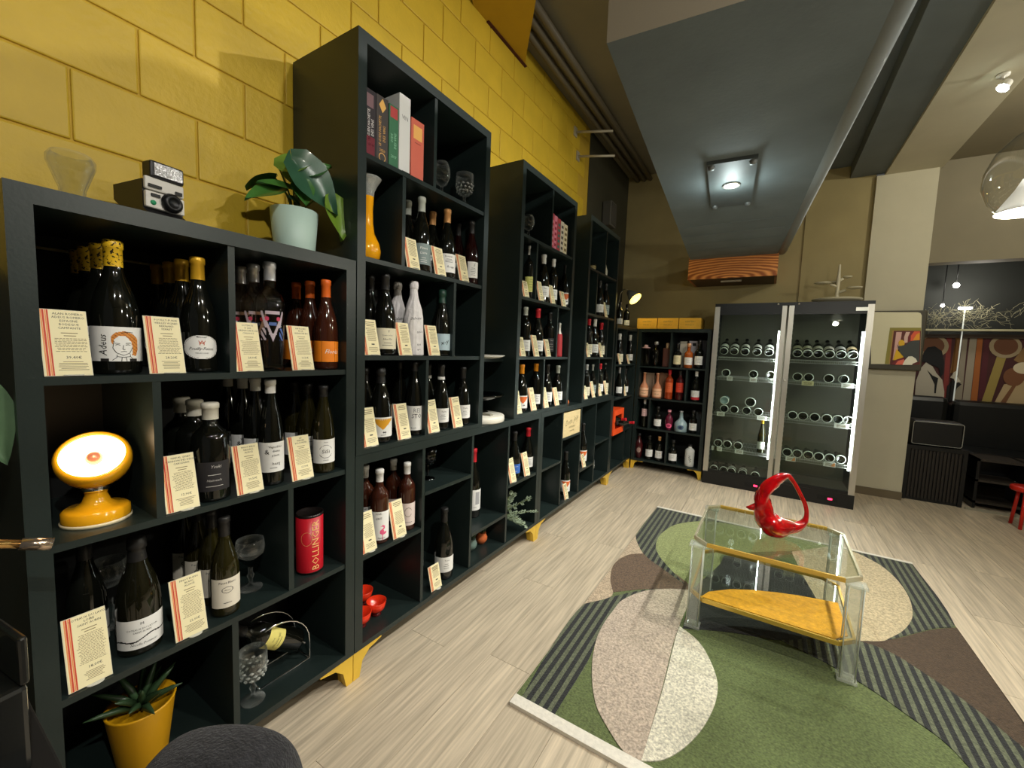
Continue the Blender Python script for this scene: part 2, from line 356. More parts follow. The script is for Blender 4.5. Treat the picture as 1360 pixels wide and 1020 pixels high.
# beam spots
for k, ((x, y, z), t, p) in enumerate(LAMPS):
    d = (Vector(t)-Vector((x, y, z))).normalized(); q = Vector((0, 0, 1)).rotation_difference(d)
    s = thing('beam_spotlight', ['white spotlight under the right beam, nearest the back wall', 'white spotlight under the right beam above the rug', 'white spotlight under the right beam near the viewer', 'white spotlight under the right beam behind the viewer'][k], 'spotlight', (x, y, 3.06), 0, 'spotlights along the right beam')
    MB().lathe([(0, 0), (.03, 0), (.03, -.012), (.008, -.014), (.008, -.03)], 14).build('mount', WHITE, s)
    c = Vector((0, 0, z-3.06))
    MB().lathe([(0, -.06), (.022, -.055), (.026, -.02), (.030, -.014), (.026, -.014)], 14, c=c, rot=q.to_matrix()).build('housing', WHITE, s)
    MB().lathe([(0, -.010), (.029, -.010)], 14, c=c, rot=q.to_matrix()).build('lens', LAMPM, s)

# ================================================================== SHELF UNITS
UNIT_D = .385
def unit(label, y0, y1, z0, z1, shelves, divs, feet=(), thick=.036, front=0, group='dark green open shelf units'):
    """shelves: list of (ya, yb, ztop); divs: list of (y, za, zb)"""
    u = thing('shelf_unit', label, 'shelf unit', (0, y0, 0), 0, group); t = thick; F = front; B = -UNIT_D
    def P(name, a): MB().box(*a).build(name, GREEN, u)
    P('side_panel', (B, F, 0, t, z0, z1-t)); P('side_panel', (B, F, y1-y0-t, y1-y0, z0, z1-t))
    P('top_panel', (B, F, 0, y1-y0, z1-t, z1)); P('bottom_panel', (B, F, t, y1-y0-t, z0, z0+.02))
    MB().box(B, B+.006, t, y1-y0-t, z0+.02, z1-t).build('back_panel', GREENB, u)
    for ya, yb, z in shelves: P('shelf', (B+.006, F-.004, ya-y0, yb-y0, z-.017, z))
    for y, za, zb in divs: P('divider', (B+.006, F-.006, y-y0-.0085, y-y0+.0085, za, zb))
    for s in feet:
        prof = [(0, 0), (.028, 0), (.042, .06), (.075, .09), (.135, z0-.012), (.135, z0), (0, z0)]
        if s == 0: pr = [(a, b) for a, b in prof]
        else: pr = [(y1-y0-a, b) for a, b in prof][::-1]
        MB().prism(pr, lambda p: (-.030, p[0], p[1]), lambda p: (-.006, p[0], p[1])).build('foot', BRASS, u)
        pr2 = [(-.0302-a, b) for a, b in prof]
        yy = .002 if s == 0 else y1-y0-.026
        MB().prism(pr2, lambda p: (p[0], yy, p[1]), lambda p: (p[0], yy+.024, p[1])).build('foot', BRASS, u)
    return u
cab1 = unit('low dark green shelf unit at the left with camera and plant on top', .180, .975, .115, 1.588,
    [(.216, .939, 1.205), (.216, .939, .845), (.216, .939, .49)],
    [(.577, 1.205, 1.552), (.405, .845, 1.188), (.738, .49, .828), (.569, .135, .473)], (1,), .038)
LCA = unit('long low dark green base unit under the tall shelf unit', .978, 2.445, .115, .884,
    [(1.014, 1.333, .485), (1.35, 1.692, .645), (1.709, 2.044, .318), (2.061, 2.409, .485)],
    [(1.342, .135, .848), (1.701, .135, .848), (2.053, .135, .848)], (0, 1))
LCB = unit('second long low dark green base unit past the eucalyptus plant', 2.447, 3.925, .115, .884,
    [(2.483, 2.80, .482), (2.817, 3.16, .645), (3.177, 3.50, .315), (3.517, 3.889, .482)],
    [(2.808, .135, .848), (3.168, .135, .848), (3.508, .135, .848)], (0, 1))
def tall(label, y0, y1, dv):
    w = (y1-y0)
    return unit(label, y0, y1, .885, 2.368, [(y0+.036, y1-.036, 1.255), (y0+.036, y1-.036, 1.613), (y0+.036, y1-.036, 1.973)],
         [(dv[0], 1.973, 2.332), (dv[1], 1.613, 1.956), (dv[2], 1.255, 1.596), (dv[3], .905, 1.238)])
T1 = tall('tall dark green shelf unit with guide books on its top shelf', .980, 1.768, (1.374, 1.202, 1.526, 1.352))
T2 = tall('second tall dark green shelf unit with cookbooks on its top shelf', 2.090, 2.868, (2.491, 2.306, 2.640, 2.466))
T3 = tall('third tall dark green shelf unit nearest the corner', 3.140, 3.885, (3.541, 3.366, 3.692, 3.52))
U4 = unit('corner dark green shelf unit carrying the grey desk lamp', 3.928, 4.676, .115, 1.575, [(3.964, 4.64, 1.185), (3.964, 4.64, .845), (3.964, 4.64, .482)],
     [(4.30, 1.185, 1.539), (4.30, .845, 1.168), (4.42, .135, .465)], (0, 1))
# unit against the back wall
BC = unit('dark green spirits shelf unit facing the room in the corner', 0, .74, .095, 1.575, [(.036, .704, 1.165), (.036, .704, .815), (.036, .704, .475)],
     [(.352, 1.165, 1.539), (.53, .815, 1.148), (.17, .475, .798), (.372, .115, .458)], (0, 1))
BC.location = (.006, 4.682, 0); BC.rotation_euler = (0, 0, -pi/2)
# rot -90: local +X(front) -> -Y ; local +Y -> +X
# short wall shelf bridging the gap between the two tall units
tag(MB().box(-.385, -.09, 1.770, 2.088, 1.222, 1.24).build('wall_shelf', GREEN), 'short dark green wall shelf bridging the gap between the tall units', 'shelf')

# ================================================================== RUG
RUGC = {'green': (92, 104, 60), 'taupe': (182, 166, 148), 'pale': (212, 206, 186), 'brown': (100, 80, 62), 'beige': (182, 162, 136), 'sage': (136, 144, 92), 'black': (40, 40, 40), 'sand': (188, 172, 138), 'brownr': (74, 58, 42)}
def rugm(n): return mat('rug_'+n, RUGC[n], .95, noise=.42, nscale=120, bump=1.0, bscale=200, sheen=.15)
def stripem():
    m = rugm('black'); m = m.copy(); m.name = 'rug_stripes'; nt = m.node_tree; n = nt.nodes; L = nt.links
    hs = n['Hue/Saturation/Value']; tc = n['Texture Coordinate']; sx = n.new('ShaderNodeSeparateXYZ'); L.new(tc.outputs['Object'], sx.inputs[0])
    d = n.new('ShaderNodeMath'); d.operation = 'DIVIDE'; d.inputs[1].default_value = .0345; L.new(sx.outputs['X'], d.inputs[0])
    f = n.new('ShaderNodeMath'); f.operation = 'FRACT'; L.new(d.outputs[0], f.inputs[0])
    g = n.new('ShaderNodeMath'); g.operation = 'GREATER_THAN'; g.inputs[1].default_value = .52; L.new(f.outputs[0], g.inputs[0])
    x = n.new('ShaderNodeMix'); x.data_type = 'RGBA'; x.inputs['A'].default_value = srgb((34, 36, 36)); x.inputs['B'].default_value = srgb((94, 99, 77)); L.new(g.outputs[0], x.inputs['Factor'])
    L.new(x.outputs['Result'], hs.inputs['Color']); return m
RP = [('green_t','sage',[(.991,3.538),(.769,3.328),(.696,3.065),(.704,2.85),(.762,2.697),(.872,2.548),(.965,2.44),(1.0,2.438),(1.102,2.767),(1.095,2.969),(1.266,3.138),(1.488,3.319),(1.733,3.57),(1.353,3.57)],0),
('stripe_l','stripe',[(.575,1.275),(.569,1.543),(.567,1.947),(.639,2.076),(.808,2.292),(1.0,2.409),(.781,2.233),(.693,1.975),(.7,1.711),(.714,1.581),(.710,1.341),(.710,1.275)],0),
('beige_l','beige',[(.565,1.947),(.562,2.90),(.57,2.915),(.605,2.778),(.69,2.645),(.60,2.603),(.566,2.431),(.589,2.245),(.641,2.134),(.639,2.076)],0),
('brown_l','brown',[(.641,2.134),(.589,2.245),(.566,2.431),(.59,2.603),(.679,2.687),(.834,2.575),(.983,2.453),(1.0,2.409),(.808,2.292)],0),
('stripe_t','stripe',[(.566,3.565),(.562,2.93),(.605,2.778),(.69,2.645),(.843,2.528),(.96,2.44),(.872,2.548),(.762,2.697),(.704,2.85),(.696,3.065),(.769,3.328),(.991,3.538),(1.353,3.567)],0),
('black','black',[(1.002,2.23),(1.0,2.409),(1.097,2.82),(1.107,2.959),(1.354,3.094),(1.549,2.928),(1.598,2.648),(1.618,2.37),(1.417,2.215),(1.201,2.136),(1.011,2.037)],0),
('circle_r','sand',[(1.487,3.299),(1.725,3.57),(1.874,3.55),(1.979,3.396),(2.021,3.118),(1.991,2.845),(1.917,2.649),(1.817,2.489),(1.708,2.414),(1.618,2.37),(1.584,2.679),(1.533,2.968)],0),
('stripe_r','stripe',[(1.821,3.57),(2.135,3.57),(2.13,2.86),(2.053,2.761),(1.817,2.489),(1.917,2.649),(1.991,2.845),(2.021,3.118),(1.979,3.396),(1.874,3.55)],0),
('brown_r','brownr',[(1.708,2.414),(1.817,2.489),(2.05,2.748),(2.132,2.831),(2.135,1.275),(2.132,1.275),(2.12,1.99),(2.099,2.051),(2.02,2.192),(1.911,2.323),(1.815,2.406)],0),
('band','stripe',[(1.409,2.21),(1.618,2.37),(1.708,2.414),(1.815,2.406),(1.911,2.323),(2.02,2.192),(2.099,2.051),(2.133,1.98),(2.133,1.275),(2.05,1.275),(1.98,1.65),(1.91,1.845),(1.869,1.931),(1.794,1.999),(1.698,2.081),(1.568,2.153),(1.488,2.181)],0),
('petal_l','taupe',[(1.0,2.409),(.881,2.339),(.779,2.24),(.705,2.09),(.693,1.975),(.688,1.84),(.7,1.711),(.743,1.55),(.816,1.397),(.894,1.319),(.961,1.277),(1.014,1.266),(1.006,1.62),(.992,1.95),(1.000,2.23)],0),
('petal_r','pale',[(1.014,1.266),(1.073,1.317),(1.136,1.431),(1.179,1.583),(1.189,1.736),(1.156,1.857),(1.087,1.978),(.996,2.042),(.995,1.95),(1.009,1.62)],0)]
def softfield(P, k=5):
    Q = []
    for x, y in P: Q.append((.551 if x < .572 else 2.149 if x > 2.118 else x, 1.272 if y < 1.288 else 3.572 if y > 3.56 else y))
    n = len(Q); sharp = []
    for i in range(n):
        a, b, c = Vector(Q[i-1]), Vector(Q[i]), Vector(Q[(i+1) % n]); sharp.append((b-a).length < 1e-6 or (c-b).length < 1e-6 or (b-a).angle(c-b, 0) > radians(48) or b.x in (.551, 2.149) or b.y in (1.272, 3.572))
    out = []
    for i in range(n):
        j = (i+1) % n; p1, p2 = Vector(Q[i]), Vector(Q[j]); m1 = (p2-Vector(Q[i-1]))*.5 if not sharp[i] else (p2-p1)*.9; m2 = (Vector(Q[(j+1) % n])-p1)*.5 if not sharp[j] else (p2-p1)*.9
        L = (p2-p1).length
        if m1.length: m1 = m1.normalized()*L
        if m2.length: m2 = m2.normalized()*L
        if sharp[i] and sharp[j]: out.append(p1); continue
        for q in range(k):
            t = q/k; out.append(p1*(2*t**3-3*t*t+1)+m1*(t**3-2*t*t+t)+p2*(-2*t**3+3*t*t)+m2*(t**3-t*t))
    return [(p.x, p.y) for p in out]
rug = thing('rug', 'large rug with green, beige and brown curved shapes and striped bands', 'rug', (1.35, 2.42, 0))
MB().box(-.80, .80, -1.165, 1.16, .0005, .010).build('pile', rugm('green'), rug)
SM = stripem()
for i, (nm, c, P, _) in enumerate(RP):
    hz = .0104+i*.0003
    MB().prism([(x-1.35, y-2.42) for x, y in softfield(P)], lambda p: (p[0], p[1], .0095), lambda p: (p[0], p[1], hz)).build('pile_field', SM if c == 'stripe' else rugm(c), rug)
FR = mat('rug_fringe', (226, 220, 206), .9, noise=.08, nscale=60, bump=.8, bscale=90)
for y0, y1 in ((-1.195, -1.150), (1.155, 1.178)):
    rng = random.Random(3); mb = MB(); mb.box(-.80, .80, y0, y1, .0005, .0145)
    mb.build('fringe', FR, rug)

# ================================================================== BOTTLES
SHAPES = {
 'bdx': ([(0,.010),(.024,.006),(.032,0),(.0365,.003),(.0375,.01),(.0375,.185),(.036,.2),(.029,.214),(.019,.226),(.0155,.236),(.0145,.25),(.0145,.283),(.0163,.284),(.0163,.298),(.014,.3),(0,.3)], .238),
 'bur': ([(0,.012),(.028,.006),(.036,0),(.0405,.004),(.041,.012),(.041,.125),(.039,.15),(.033,.18),(.024,.206),(.0178,.226),(.0152,.242),(.0148,.282),(.0166,.283),(.0166,.298),(.014,.3),(0,.3)], .240),
 'hock': ([(0,.010),(.025,.006),(.032,0),(.0358,.004),(.036,.012),(.036,.125),(.034,.158),(.028,.196),(.0205,.226),(.0158,.246),(.014,.262),(.0138,.285),(.0155,.286),(.0155,.298),(.013,.3),(0,.3)], .262),
 'chp': ([(0,.016),(.03,.008),(.039,0),(.0435,.004),(.044,.012),(.044,.118),(.042,.148),(.035,.185),(.025,.217),(.0185,.24),(.0158,.262),(.0158,.27),(.0185,.272),(.0185,.285),(.0165,.298),(.012,.3),(0,.3)], .222),
 'wh': ([(0,.008),(.03,.004),(.038,0),(.041,.004),(.041,.168),(.039,.183),(.03,.197),(.019,.206),(.016,.216),(.016,.258),(.020,.26),(.020,.297),(.017,.3),(0,.3)], .258),
 'dec': ([(0,.008),(.03,.004),(.042,0),(.046,.006),(.046,.10),(.043,.128),(.03,.158),(.018,.178),(.0145,.2),(.0145,.285),(.017,.286),(.017,.298),(0,.3)], .21),
 'pear': ([(0,.008),(.02,.004),(.030,0),(.034,.006),(.045,.07),(.051,.13),(.049,.17),(.036,.205),(.022,.225),(.016,.235),(.016,.262),(.021,.264),(.021,.297),(0,.3)], .262),
 'jug': ([(0,.008),(.03,.002),(.047,0),(.050,.006),(.050,.205),(.047,.225),(.03,.243),(.019,.252),(.019,.272),(.023,.275),(.023,.297),(0,.3)], .268),
}
INKS = [PAPERW, INK]
def arcmap(r):
    return lambda s, z, e=0: ((r+e)*cos(s/r), (r+e)*sin(s/r), z)
def line2(mb, pts, w, F, mi):
    for (a, b), (c, d) in zip(pts[:-1], pts[1:]):
        L = sqrt((c-a)**2+(d-b)**2); n = max(1, int(L/.005)); nx, ny = -(d-b)/max(L, 1e-6)*w/2, (c-a)/max(L, 1e-6)*w/2
        for i in range(n):
            p = (a+(c-a)*i/n, b+(d-b)*i/n); q = (a+(c-a)*(i+1)/n, b+(d-b)*(i+1)/n)
            mb.add([F(p[0]-nx, p[1]-ny, .0007), F(q[0]-nx, q[1]-ny, .0007), F(q[0]+nx, q[1]+ny, .0007), F(p[0]+nx, p[1]+ny, .0007)], [(0,1,2,3)], mi)
Pz = lambda P: [((X-545)*.000281, .106-(Y-635)*.000281) for X, Y in P]
SCARF = Pz([(495,745),(500,700),(530,675),(580,663),(640,685),(676,720),(682,800),(662,862),(630,856),(634,800),(627,750),(592,706),(545,702),(515,732),(506,772)])
FACE = [Pz(p) for p in ([(515,732),(506,790),(527,830),(570,850),(610,832),(632,785)], [(522,766),(536,760),(552,768)], [(585,766),(600,760),(617,765)], [(518,750),(550,752)], [(585,750),(620,748)], [(572,765),(566,800),(582,802)], [(553,820),(572,816),(592,819)], [(530,846),(528,868),(500,892)], [(612,838),(616,862),(650,895)], [(528,860),(570,866),(616,860)], [(560,866),(556,900)], [(585,866),(590,900)], [(570,664),(600,655),(640,660)])]
def ras_portrait(s, z):
    if inpoly(s, z, SCARF): return 2 if (math.floor(s*420)+math.floor(z*500)) % 4 else 3
    if z < .036 and abs(s) > .018 and abs(s) < .034: return 1
    return 0
def ras_oval(s, z):
    d = (s/.044)**2+((z-.066)/.031)**2
    if d > 1: return -1
    if .86 < d < .9: return 2
    return 0
def ras_mask(s, z):
    a = abs(s); z -= .13
    if a > .034: return -1
    if .004 < z and (a-.016)**2+(z-.014)**2 < .0058**2: return 2
    if abs(a-(.030-(.03-z)*.3)) < .0035 and z > -.01: return 3
    if abs(a-(.004+(z+.03)*.42)) < .0038 and z < .012: return 4
    if -.004 < z < .004 and a < .01: return 5
    if z > .026 and a < .02: return 4
    if a > .018 and -.045 < z < -.012 and math.sin(s*500+z*300) > -.2: return 5 if s > 0 else 3
    if -.03 < z < -.026 and a < .010: return 0
    return -1
FLA = [(-.004,.074),(.006,.080),(.014,.074),(.014,.064),(.008,.060),(.012,.050),(.022,.052),(.020,.042),(.004,.038),(-.008,.046),(-.006,.058),(.004,.064),(.008,.068),(.004,.072)]
def ras_fla(s, z):
    if inpoly(s, z, FLA): return 2
    if abs(s-.004) < .0009 and .018 < z < .04: return 2
    return 0
def ras_wave(s, z): return 1 if abs(z-.046-.004*sin(s*95)-s*.16) < .0018 else 0
def ras_tri(c): return lambda s, z: 2 if z > .055+abs(s+.002)*.9 and z < .098 else (1 if abs(s-.004) < .008 and abs(z-.044) < .0025+.002*sin(s*900) else 0)
def lines(n, z0, dz, w, seed=1):
    rng = random.Random(seed); return [('line', w*(.6+.4*rng.random()), z0-i*dz) for i in range(n)]
RPk, BLp, GRp = col((196, 62, 92)), col((78, 102, 160)), col((186, 170, 178))
LAB = {  # z range, arc deg, materials, raster, texts (string, size, s, z, mat, rot, shear, sx)
 'portrait': ((.030, .107), 165, [PAPERW, INK, col((214, 138, 56)), col((150, 84, 34))], ras_portrait, [('Adeus', .021, -.028, .067, 1, pi/2, .25, .9)]),
 'oval': ((.034, .098), 140, [PAPERW, INK, col((120, 110, 110)), col((190, 84, 50))], ras_oval, [('Pouilly-Fuissé', .0115, 0, .062, 1, 0, .35, .9), ('VIEILLES VIGNES', .0042, 0, .0505, 1, 0, 0, 1), ('BERNARD', .005, 0, .092, 1, 0, 0, 1), ('W', .014, 0, .078, 3, 0, 0, 1.1), ('M', .012, 0, .075, 3, 0, 0, 1.4)]),
 'mask': ((.07, .165), 130, [PAPERW, INK, RPk, GRp, GRp, BLp], ras_mask, []),
 'orange': ((.026, .095), 300, [col((240, 134, 26)), PAPERW], None, [('Florès', .021, .012, .060, 1, 0, .35, .9)]),
 'black': ((.035, .125), 110, [col((38, 36, 38)), col((190, 186, 180))], None, [('Ysaki', .012, .004, .11, 1, 0, .3, 1), ('line', .03, .085), ('Nationale', .009, 0, .068, 1, 0, .3, 1), ('line', .04, .05)]),
 'textA': ((.040, .125), 150, INKS, None, [('Vignobles', .010, .006, .112, 1, 0, 0, 1), ('divins', .010, .008, .100, 1, 0, 0, 1), ('pinot', .010, .006, .088, 1, 0, 0, 1), ('&', .022, -.018, .098, 1, 0, 0, 1), ('berg', .013, .008, .064, 1, 0, 0, 1), ('line', .02, .052)]),
 'sisi': ((.036, .118), 150, INKS, lambda s, z: 1 if .0215 < sqrt(s*s+(z-.076)**2) < .0228 and abs(z-.076) > .009 else 0, [('SiSi', .018, 0, .076, 1, 0, 0, 1.1), ('WEISS', .005, 0, .108, 1, 0, 0, 1), ('PFALZ', .006, 0, .046, 1, 0, 0, 1)]),
 'wave': ((.020, .098), 150, INKS, ras_wave, [('COTEAUX DU LAYON', .0062, 0, .072, 1, 0, 0, 1), ('SAINT AUBIN', .006, 0, .064, 1, 0, 0, 1), ('M', .010, 0, .086, 1, 0, 0, 1), ('Nicolle Pommier', .008, .004, .032, 1, 0, .3, 1)]),
 'emblem': ((.030, .120), 140, [col((226, 218, 200)), INK], lambda s, z: 1 if abs(sqrt((s/1.5)**2+(z-.085)**2)-.009) < .0007 else 0, [('Pinot Blanc', .0095, 0, .108, 1, 0, 0, 1), ('Alsace', .006, 0, .085, 1, 0, 0, 1), ('line', .02, .045)]),
 'greyblue': ((.030, .112), 150, [col((128, 144, 142)), PAPERW], None, [('Pinot', .016, 0, .094, 1, 0, .2, 1), ('Lisse', .016, 0, .076, 1, 0, .2, 1)]+lines(3, .056, .008, .03)),
 'script': ((.026, .105), 150, INKS, None, [('Bourgogne', .009, 0, .094, 1, 0, 0, 1)]+lines(3, .082, .006, .04)+[('Rouge', .014, .008, .05, 1, 0, .3, 1)]),
 'small': ((.030, .105), 90, INKS, None, [('S', .02, .006, .09, 1, 0, .3, 1)]+lines(5, .075, .008, .03)),
 'cream': ((.024, .100), 150, [col((228, 220, 192)), INK], None, [('Y', .012, .004, .088, 1, 0, 0, 1.2), ('Domaine du Pape', .0058, 0, .074, 1, 0, 0, 1), ('Haut Pin', .010, 0, .060, 1, 0, .3, 1)]+lines(2, .046, .008, .045)),
 'wrap': ((.0, .2), 120, [PAPERW, INK], 'none', [('Selosse', .016, 0, .150, 1, .1, .35, 1), ('Substance', .016, 0, .095, 1, .12, .35, 1), ('Selosse', .016, 0, .045, 1, .1, .35, 1), ('champagne', .010, 0, .025, 1, .1, .3, 1)]),
 'lightblue': ((.026, .100), 160, [col((176, 198, 206)), INK], None, [('x-y', .026, .004, .062, 1, .3, .3, 1.2)]),
 'yellowtri': ((.026, .105), 160, [PAPERW, INK, col((224, 160, 34))], ras_tri(0), [('TETU', .014, 0, .098, 0, 0, 0, 1), ('line', .02, .034)]),
 'oratri': ((.026, .105), 160, [PAPERW, INK, col((226, 110, 50))], ras_tri(0), []),
 'resto': ((.022, .122), 160, [PAPERW, INK, col((150, 150, 150))], None, [('REI', .026, .002, .103, 2, 0, 0, .95), ('STO', .026, .002, .080, 1, 0, 0, .95), ('Rosch', .009, -.012, .032, 1, 0, 0, 1)]),
 'textB': ((.035, .100), 150, INKS, None, [('Terre', .011, .004, .085, 1, 0, 0, 1)]+lines(3, .070, .009, .03)),
 'flamingo': ((.018, .135), 160, [PAPERW, INK, col((226, 90, 130))], ras_fla, [('PINK', .011, -.012, .126, 1, .05, 0, 1), ('GRIS', .013, -.012, .107, 1, .05, .2, 1), ('Flamant', .010, 0, .026, 1, 0, .25, 1)]),
 'scroll': ((.025, .125), 140, [col((222, 206, 198)), INK, col((150, 136, 120))], lambda s, z: 2 if abs(sqrt((s+.003)**2*1.6+(z-.085)**2)-.020) < .0016 and s < .012 else 0, [('line', .03, .04)]),
 'boxlab': ((.035, .125), 160, [PAPERW, INK, col((168, 168, 170))], lambda s, z: 2 if .002 < s < .03 and .06 < z < .115 else 0, [('line', .02, .048)]),
 'blue': ((.035, .095), 160, [col((58, 106, 190)), PAPERW], None, [('line', .03, .08), ('line', .02, .05)]),
 'yellow': ((.040, .125), 130, [col((214, 216, 120)), INK], None, lines(4, .11, .014, .03)),
 'lcream': ((.040, .150), 130, [col((226, 214, 170)), INK], None, lines(5, .13, .014, .045)),
 'lwhite': ((.040, .130), 130, [PAPERW, INK], None, lines(4, .115, .016, .045)),
 'lpink': ((.12, .20), 130, [col((232, 190, 186)), INK], None, lines(2, .18, .02, .03)),
 'lorange': ((.07, .17), 130, [col((206, 92, 44)), INK], None, lines(3, .15, .02, .03)),
 'lred': ((.08, .175), 130, [col((212, 62, 40)), INK], None, lines(3, .15, .02, .03)),
 'lpeach': ((.02, .115), 170, [col((236, 186, 148)), INK, col((150, 96, 66))], lambda s, z: 2 if abs(z-.083) < .003 else 0, [('Rosé', .022, 0, .05, 1, 0, .2, 1)]),
 'ldisc': ((.025, .115), 110, [col((226, 90, 130)), INK, col((150, 30, 70))], lambda s, z: -1 if s*s+(z-.07)**2 > .034**2 else (2 if s*s+(z-.07)**2 < .018**2 else 0), []),
 'ldiscb': ((.025, .115), 110, [col((70, 96, 126)), INK, col((30, 44, 66))], lambda s, z: -1 if s*s+(z-.07)**2 > .032**2 else (2 if s*s+(z-.07)**2 < .018**2 else 0), []),
 'lport': ((.02, .11), 150, [PAPERW, INK, col((206, 50, 60))], lambda s, z: 2 if z < .045 else 0, lines(3, .095, .014, .04)),
 'ldark': ((.05, .15), 120, [col((150, 120, 110)), INK], lambda s, z: -1 if s*s*1.5+(z-.1)**2 > .03**2 else 0, []),
 'lblock': ((.03, .19), 150, [col((214, 216, 210)), INK], None, [('GIN', .03, 0, .12, 1, pi/2, 0, 1), ('5', .05, .01, .08, 1, 0, .1, 1)]),
}
def label_mesh(key, r, k=1.0):
    (z0, z1), arc, mats, ras, texts = LAB[key]; mb = MB(); F = arcmap(r+.0006); z0 *= k; z1 *= k
    half = radians(arc)/2*r
    if ras is None:
        n = 14; mb.add([F(-half+2*half*i/n, z) for i in range(n+1) for z in (z0, z1)], [(2*i, 2*i+2, 2*i+3, 2*i+1) for i in range(n)], 0, True)
    elif ras != 'none':
        ns, nz = max(20, int(2*half/.0016)), max(16, int((z1-z0)/.0016))
        vs = [F(-half+2*half*i/ns, z0+(z1-z0)*j/nz) for i in range(ns+1) for j in range(nz+1)]; k_ = len(mb.v); mb.v += vs
        for i in range(ns):
            for j in range(nz):
                m = ras(-half+2*half*(i+.5)/ns, (z0+(z1-z0)*(j+.5)/nz)/k)
                if m < 0: continue
                a = k_+i*(nz+1)+j; mb.f.append([a, a+nz+1, a+nz+2, a+1]); mb.m.append(m); mb.sm.append(True)
    ink = 1
    for t in texts:
        if t[0] == 'line': line2(mb, [(-t[1]/2, t[2]*k), (t[1]/2, t[2]*k)], .0016, F, ink)
        else: text_into(mb, t[0], t[1], lambda x, y, t=t: F(t[2]+x, t[3]*k+y, .0007), t[4], t[5], t[7], shear=t[6], maxlen=.0055)
    if key == 'portrait':
        for p in FACE: line2(mb, p, .0011, F, 1)
    return mb.mesh('label', mats)
_C = {}
def cached(k, fn):
    if k not in _C: _C[k] = fn()
    return _C[k]
def glass_mesh(sh, rs, h, g):
    prof, zc = SHAPES[sh]; k = h/.3
    mb = MB().lathe([(r*rs if z < zc else r*min(rs, 1.1), z*k) for r, z in prof], 22)
    if g == 'paperwrap':
        rng = random.Random(4)
        mb.v = [((1+rng.uniform(-.05, .07))*x, (1+rng.uniform(-.05, .07))*y, z+rng.uniform(-.003, .003) if z > .01 else z) for x, y, z in mb.v]
        mb.sm = [False]*len(mb.sm)
    return mb.mesh('glass', [GLASSM[g]])
def cap_mesh(sh, rs, h, c):
    prof, zc = SHAPES[sh]; k = h/.3
    if c == 'cwax': zc += .005
    p = [(r*min(rs, 1.1)+(.0035 if c == 'cwax' else .0009), z*k+(.0008 if z > .299 else 0)) for r, z in prof if z >= zc]
    if p[-1][0] > .003: p.append((0, p[-1][1]))
    p[-1] = (0, p[-1][1])
    mats = [CAPM[c]]; mb = MB().lathe(p, 18)
    if c == 'cring': mb.lathe([(.0175, .232*k), (.0172, .245*k)], 18, 1); mats.append(PAPERW)
    return mb.mesh('capsule', mats)
def bottle(label, sh, rs, g, c, lab, loc, h, yaw=0, group=None, cat='bottle'):
    u = thing('wine_bottle' if cat == 'bottle' else cat.replace(' ', '_'), label, 'bottle', loc, yaw, group)
    h = round(h, 3)
    place('glass', cached(('g', sh, rs, h, g), lambda: glass_mesh(sh, rs, h, g)), u)
    if c: place('capsule', cached(('c', sh, rs, h, c), lambda: cap_mesh(sh, rs, h, c)), u)
    if lab:
        r = max(a for a, b in SHAPES[sh][0])*rs if lab != 'wrap' else SHAPES[sh][0][6][0]*rs*1.03
        place('label', cached(('l', lab, round(r, 4), round(h/.3, 1)), lambda: label_mesh(lab, r, h/.3)), u)
    return u
def where(y, fl):
    if fl > .9:
        rows = {.905: 'bottom', 1.255: 'third', 1.613: 'second'}
        if y < .98: return 'top shelf of low left unit'
        if y < 1.8: return rows[fl]+' shelf of tall unit'
        if y < 2.9: return rows[fl]+' shelf of second tall unit'
        if y < 3.9: return rows[fl]+' shelf of third tall unit'
        return {1.575: 'on top of corner unit', 1.185: 'top shelf of corner unit'}[fl]
    if y < .98: return {.845: 'second shelf of low left unit', .49: 'third shelf of low left unit'}[fl]
    if y > 3.9: return 'second shelf of corner unit'
    return 'long base unit'
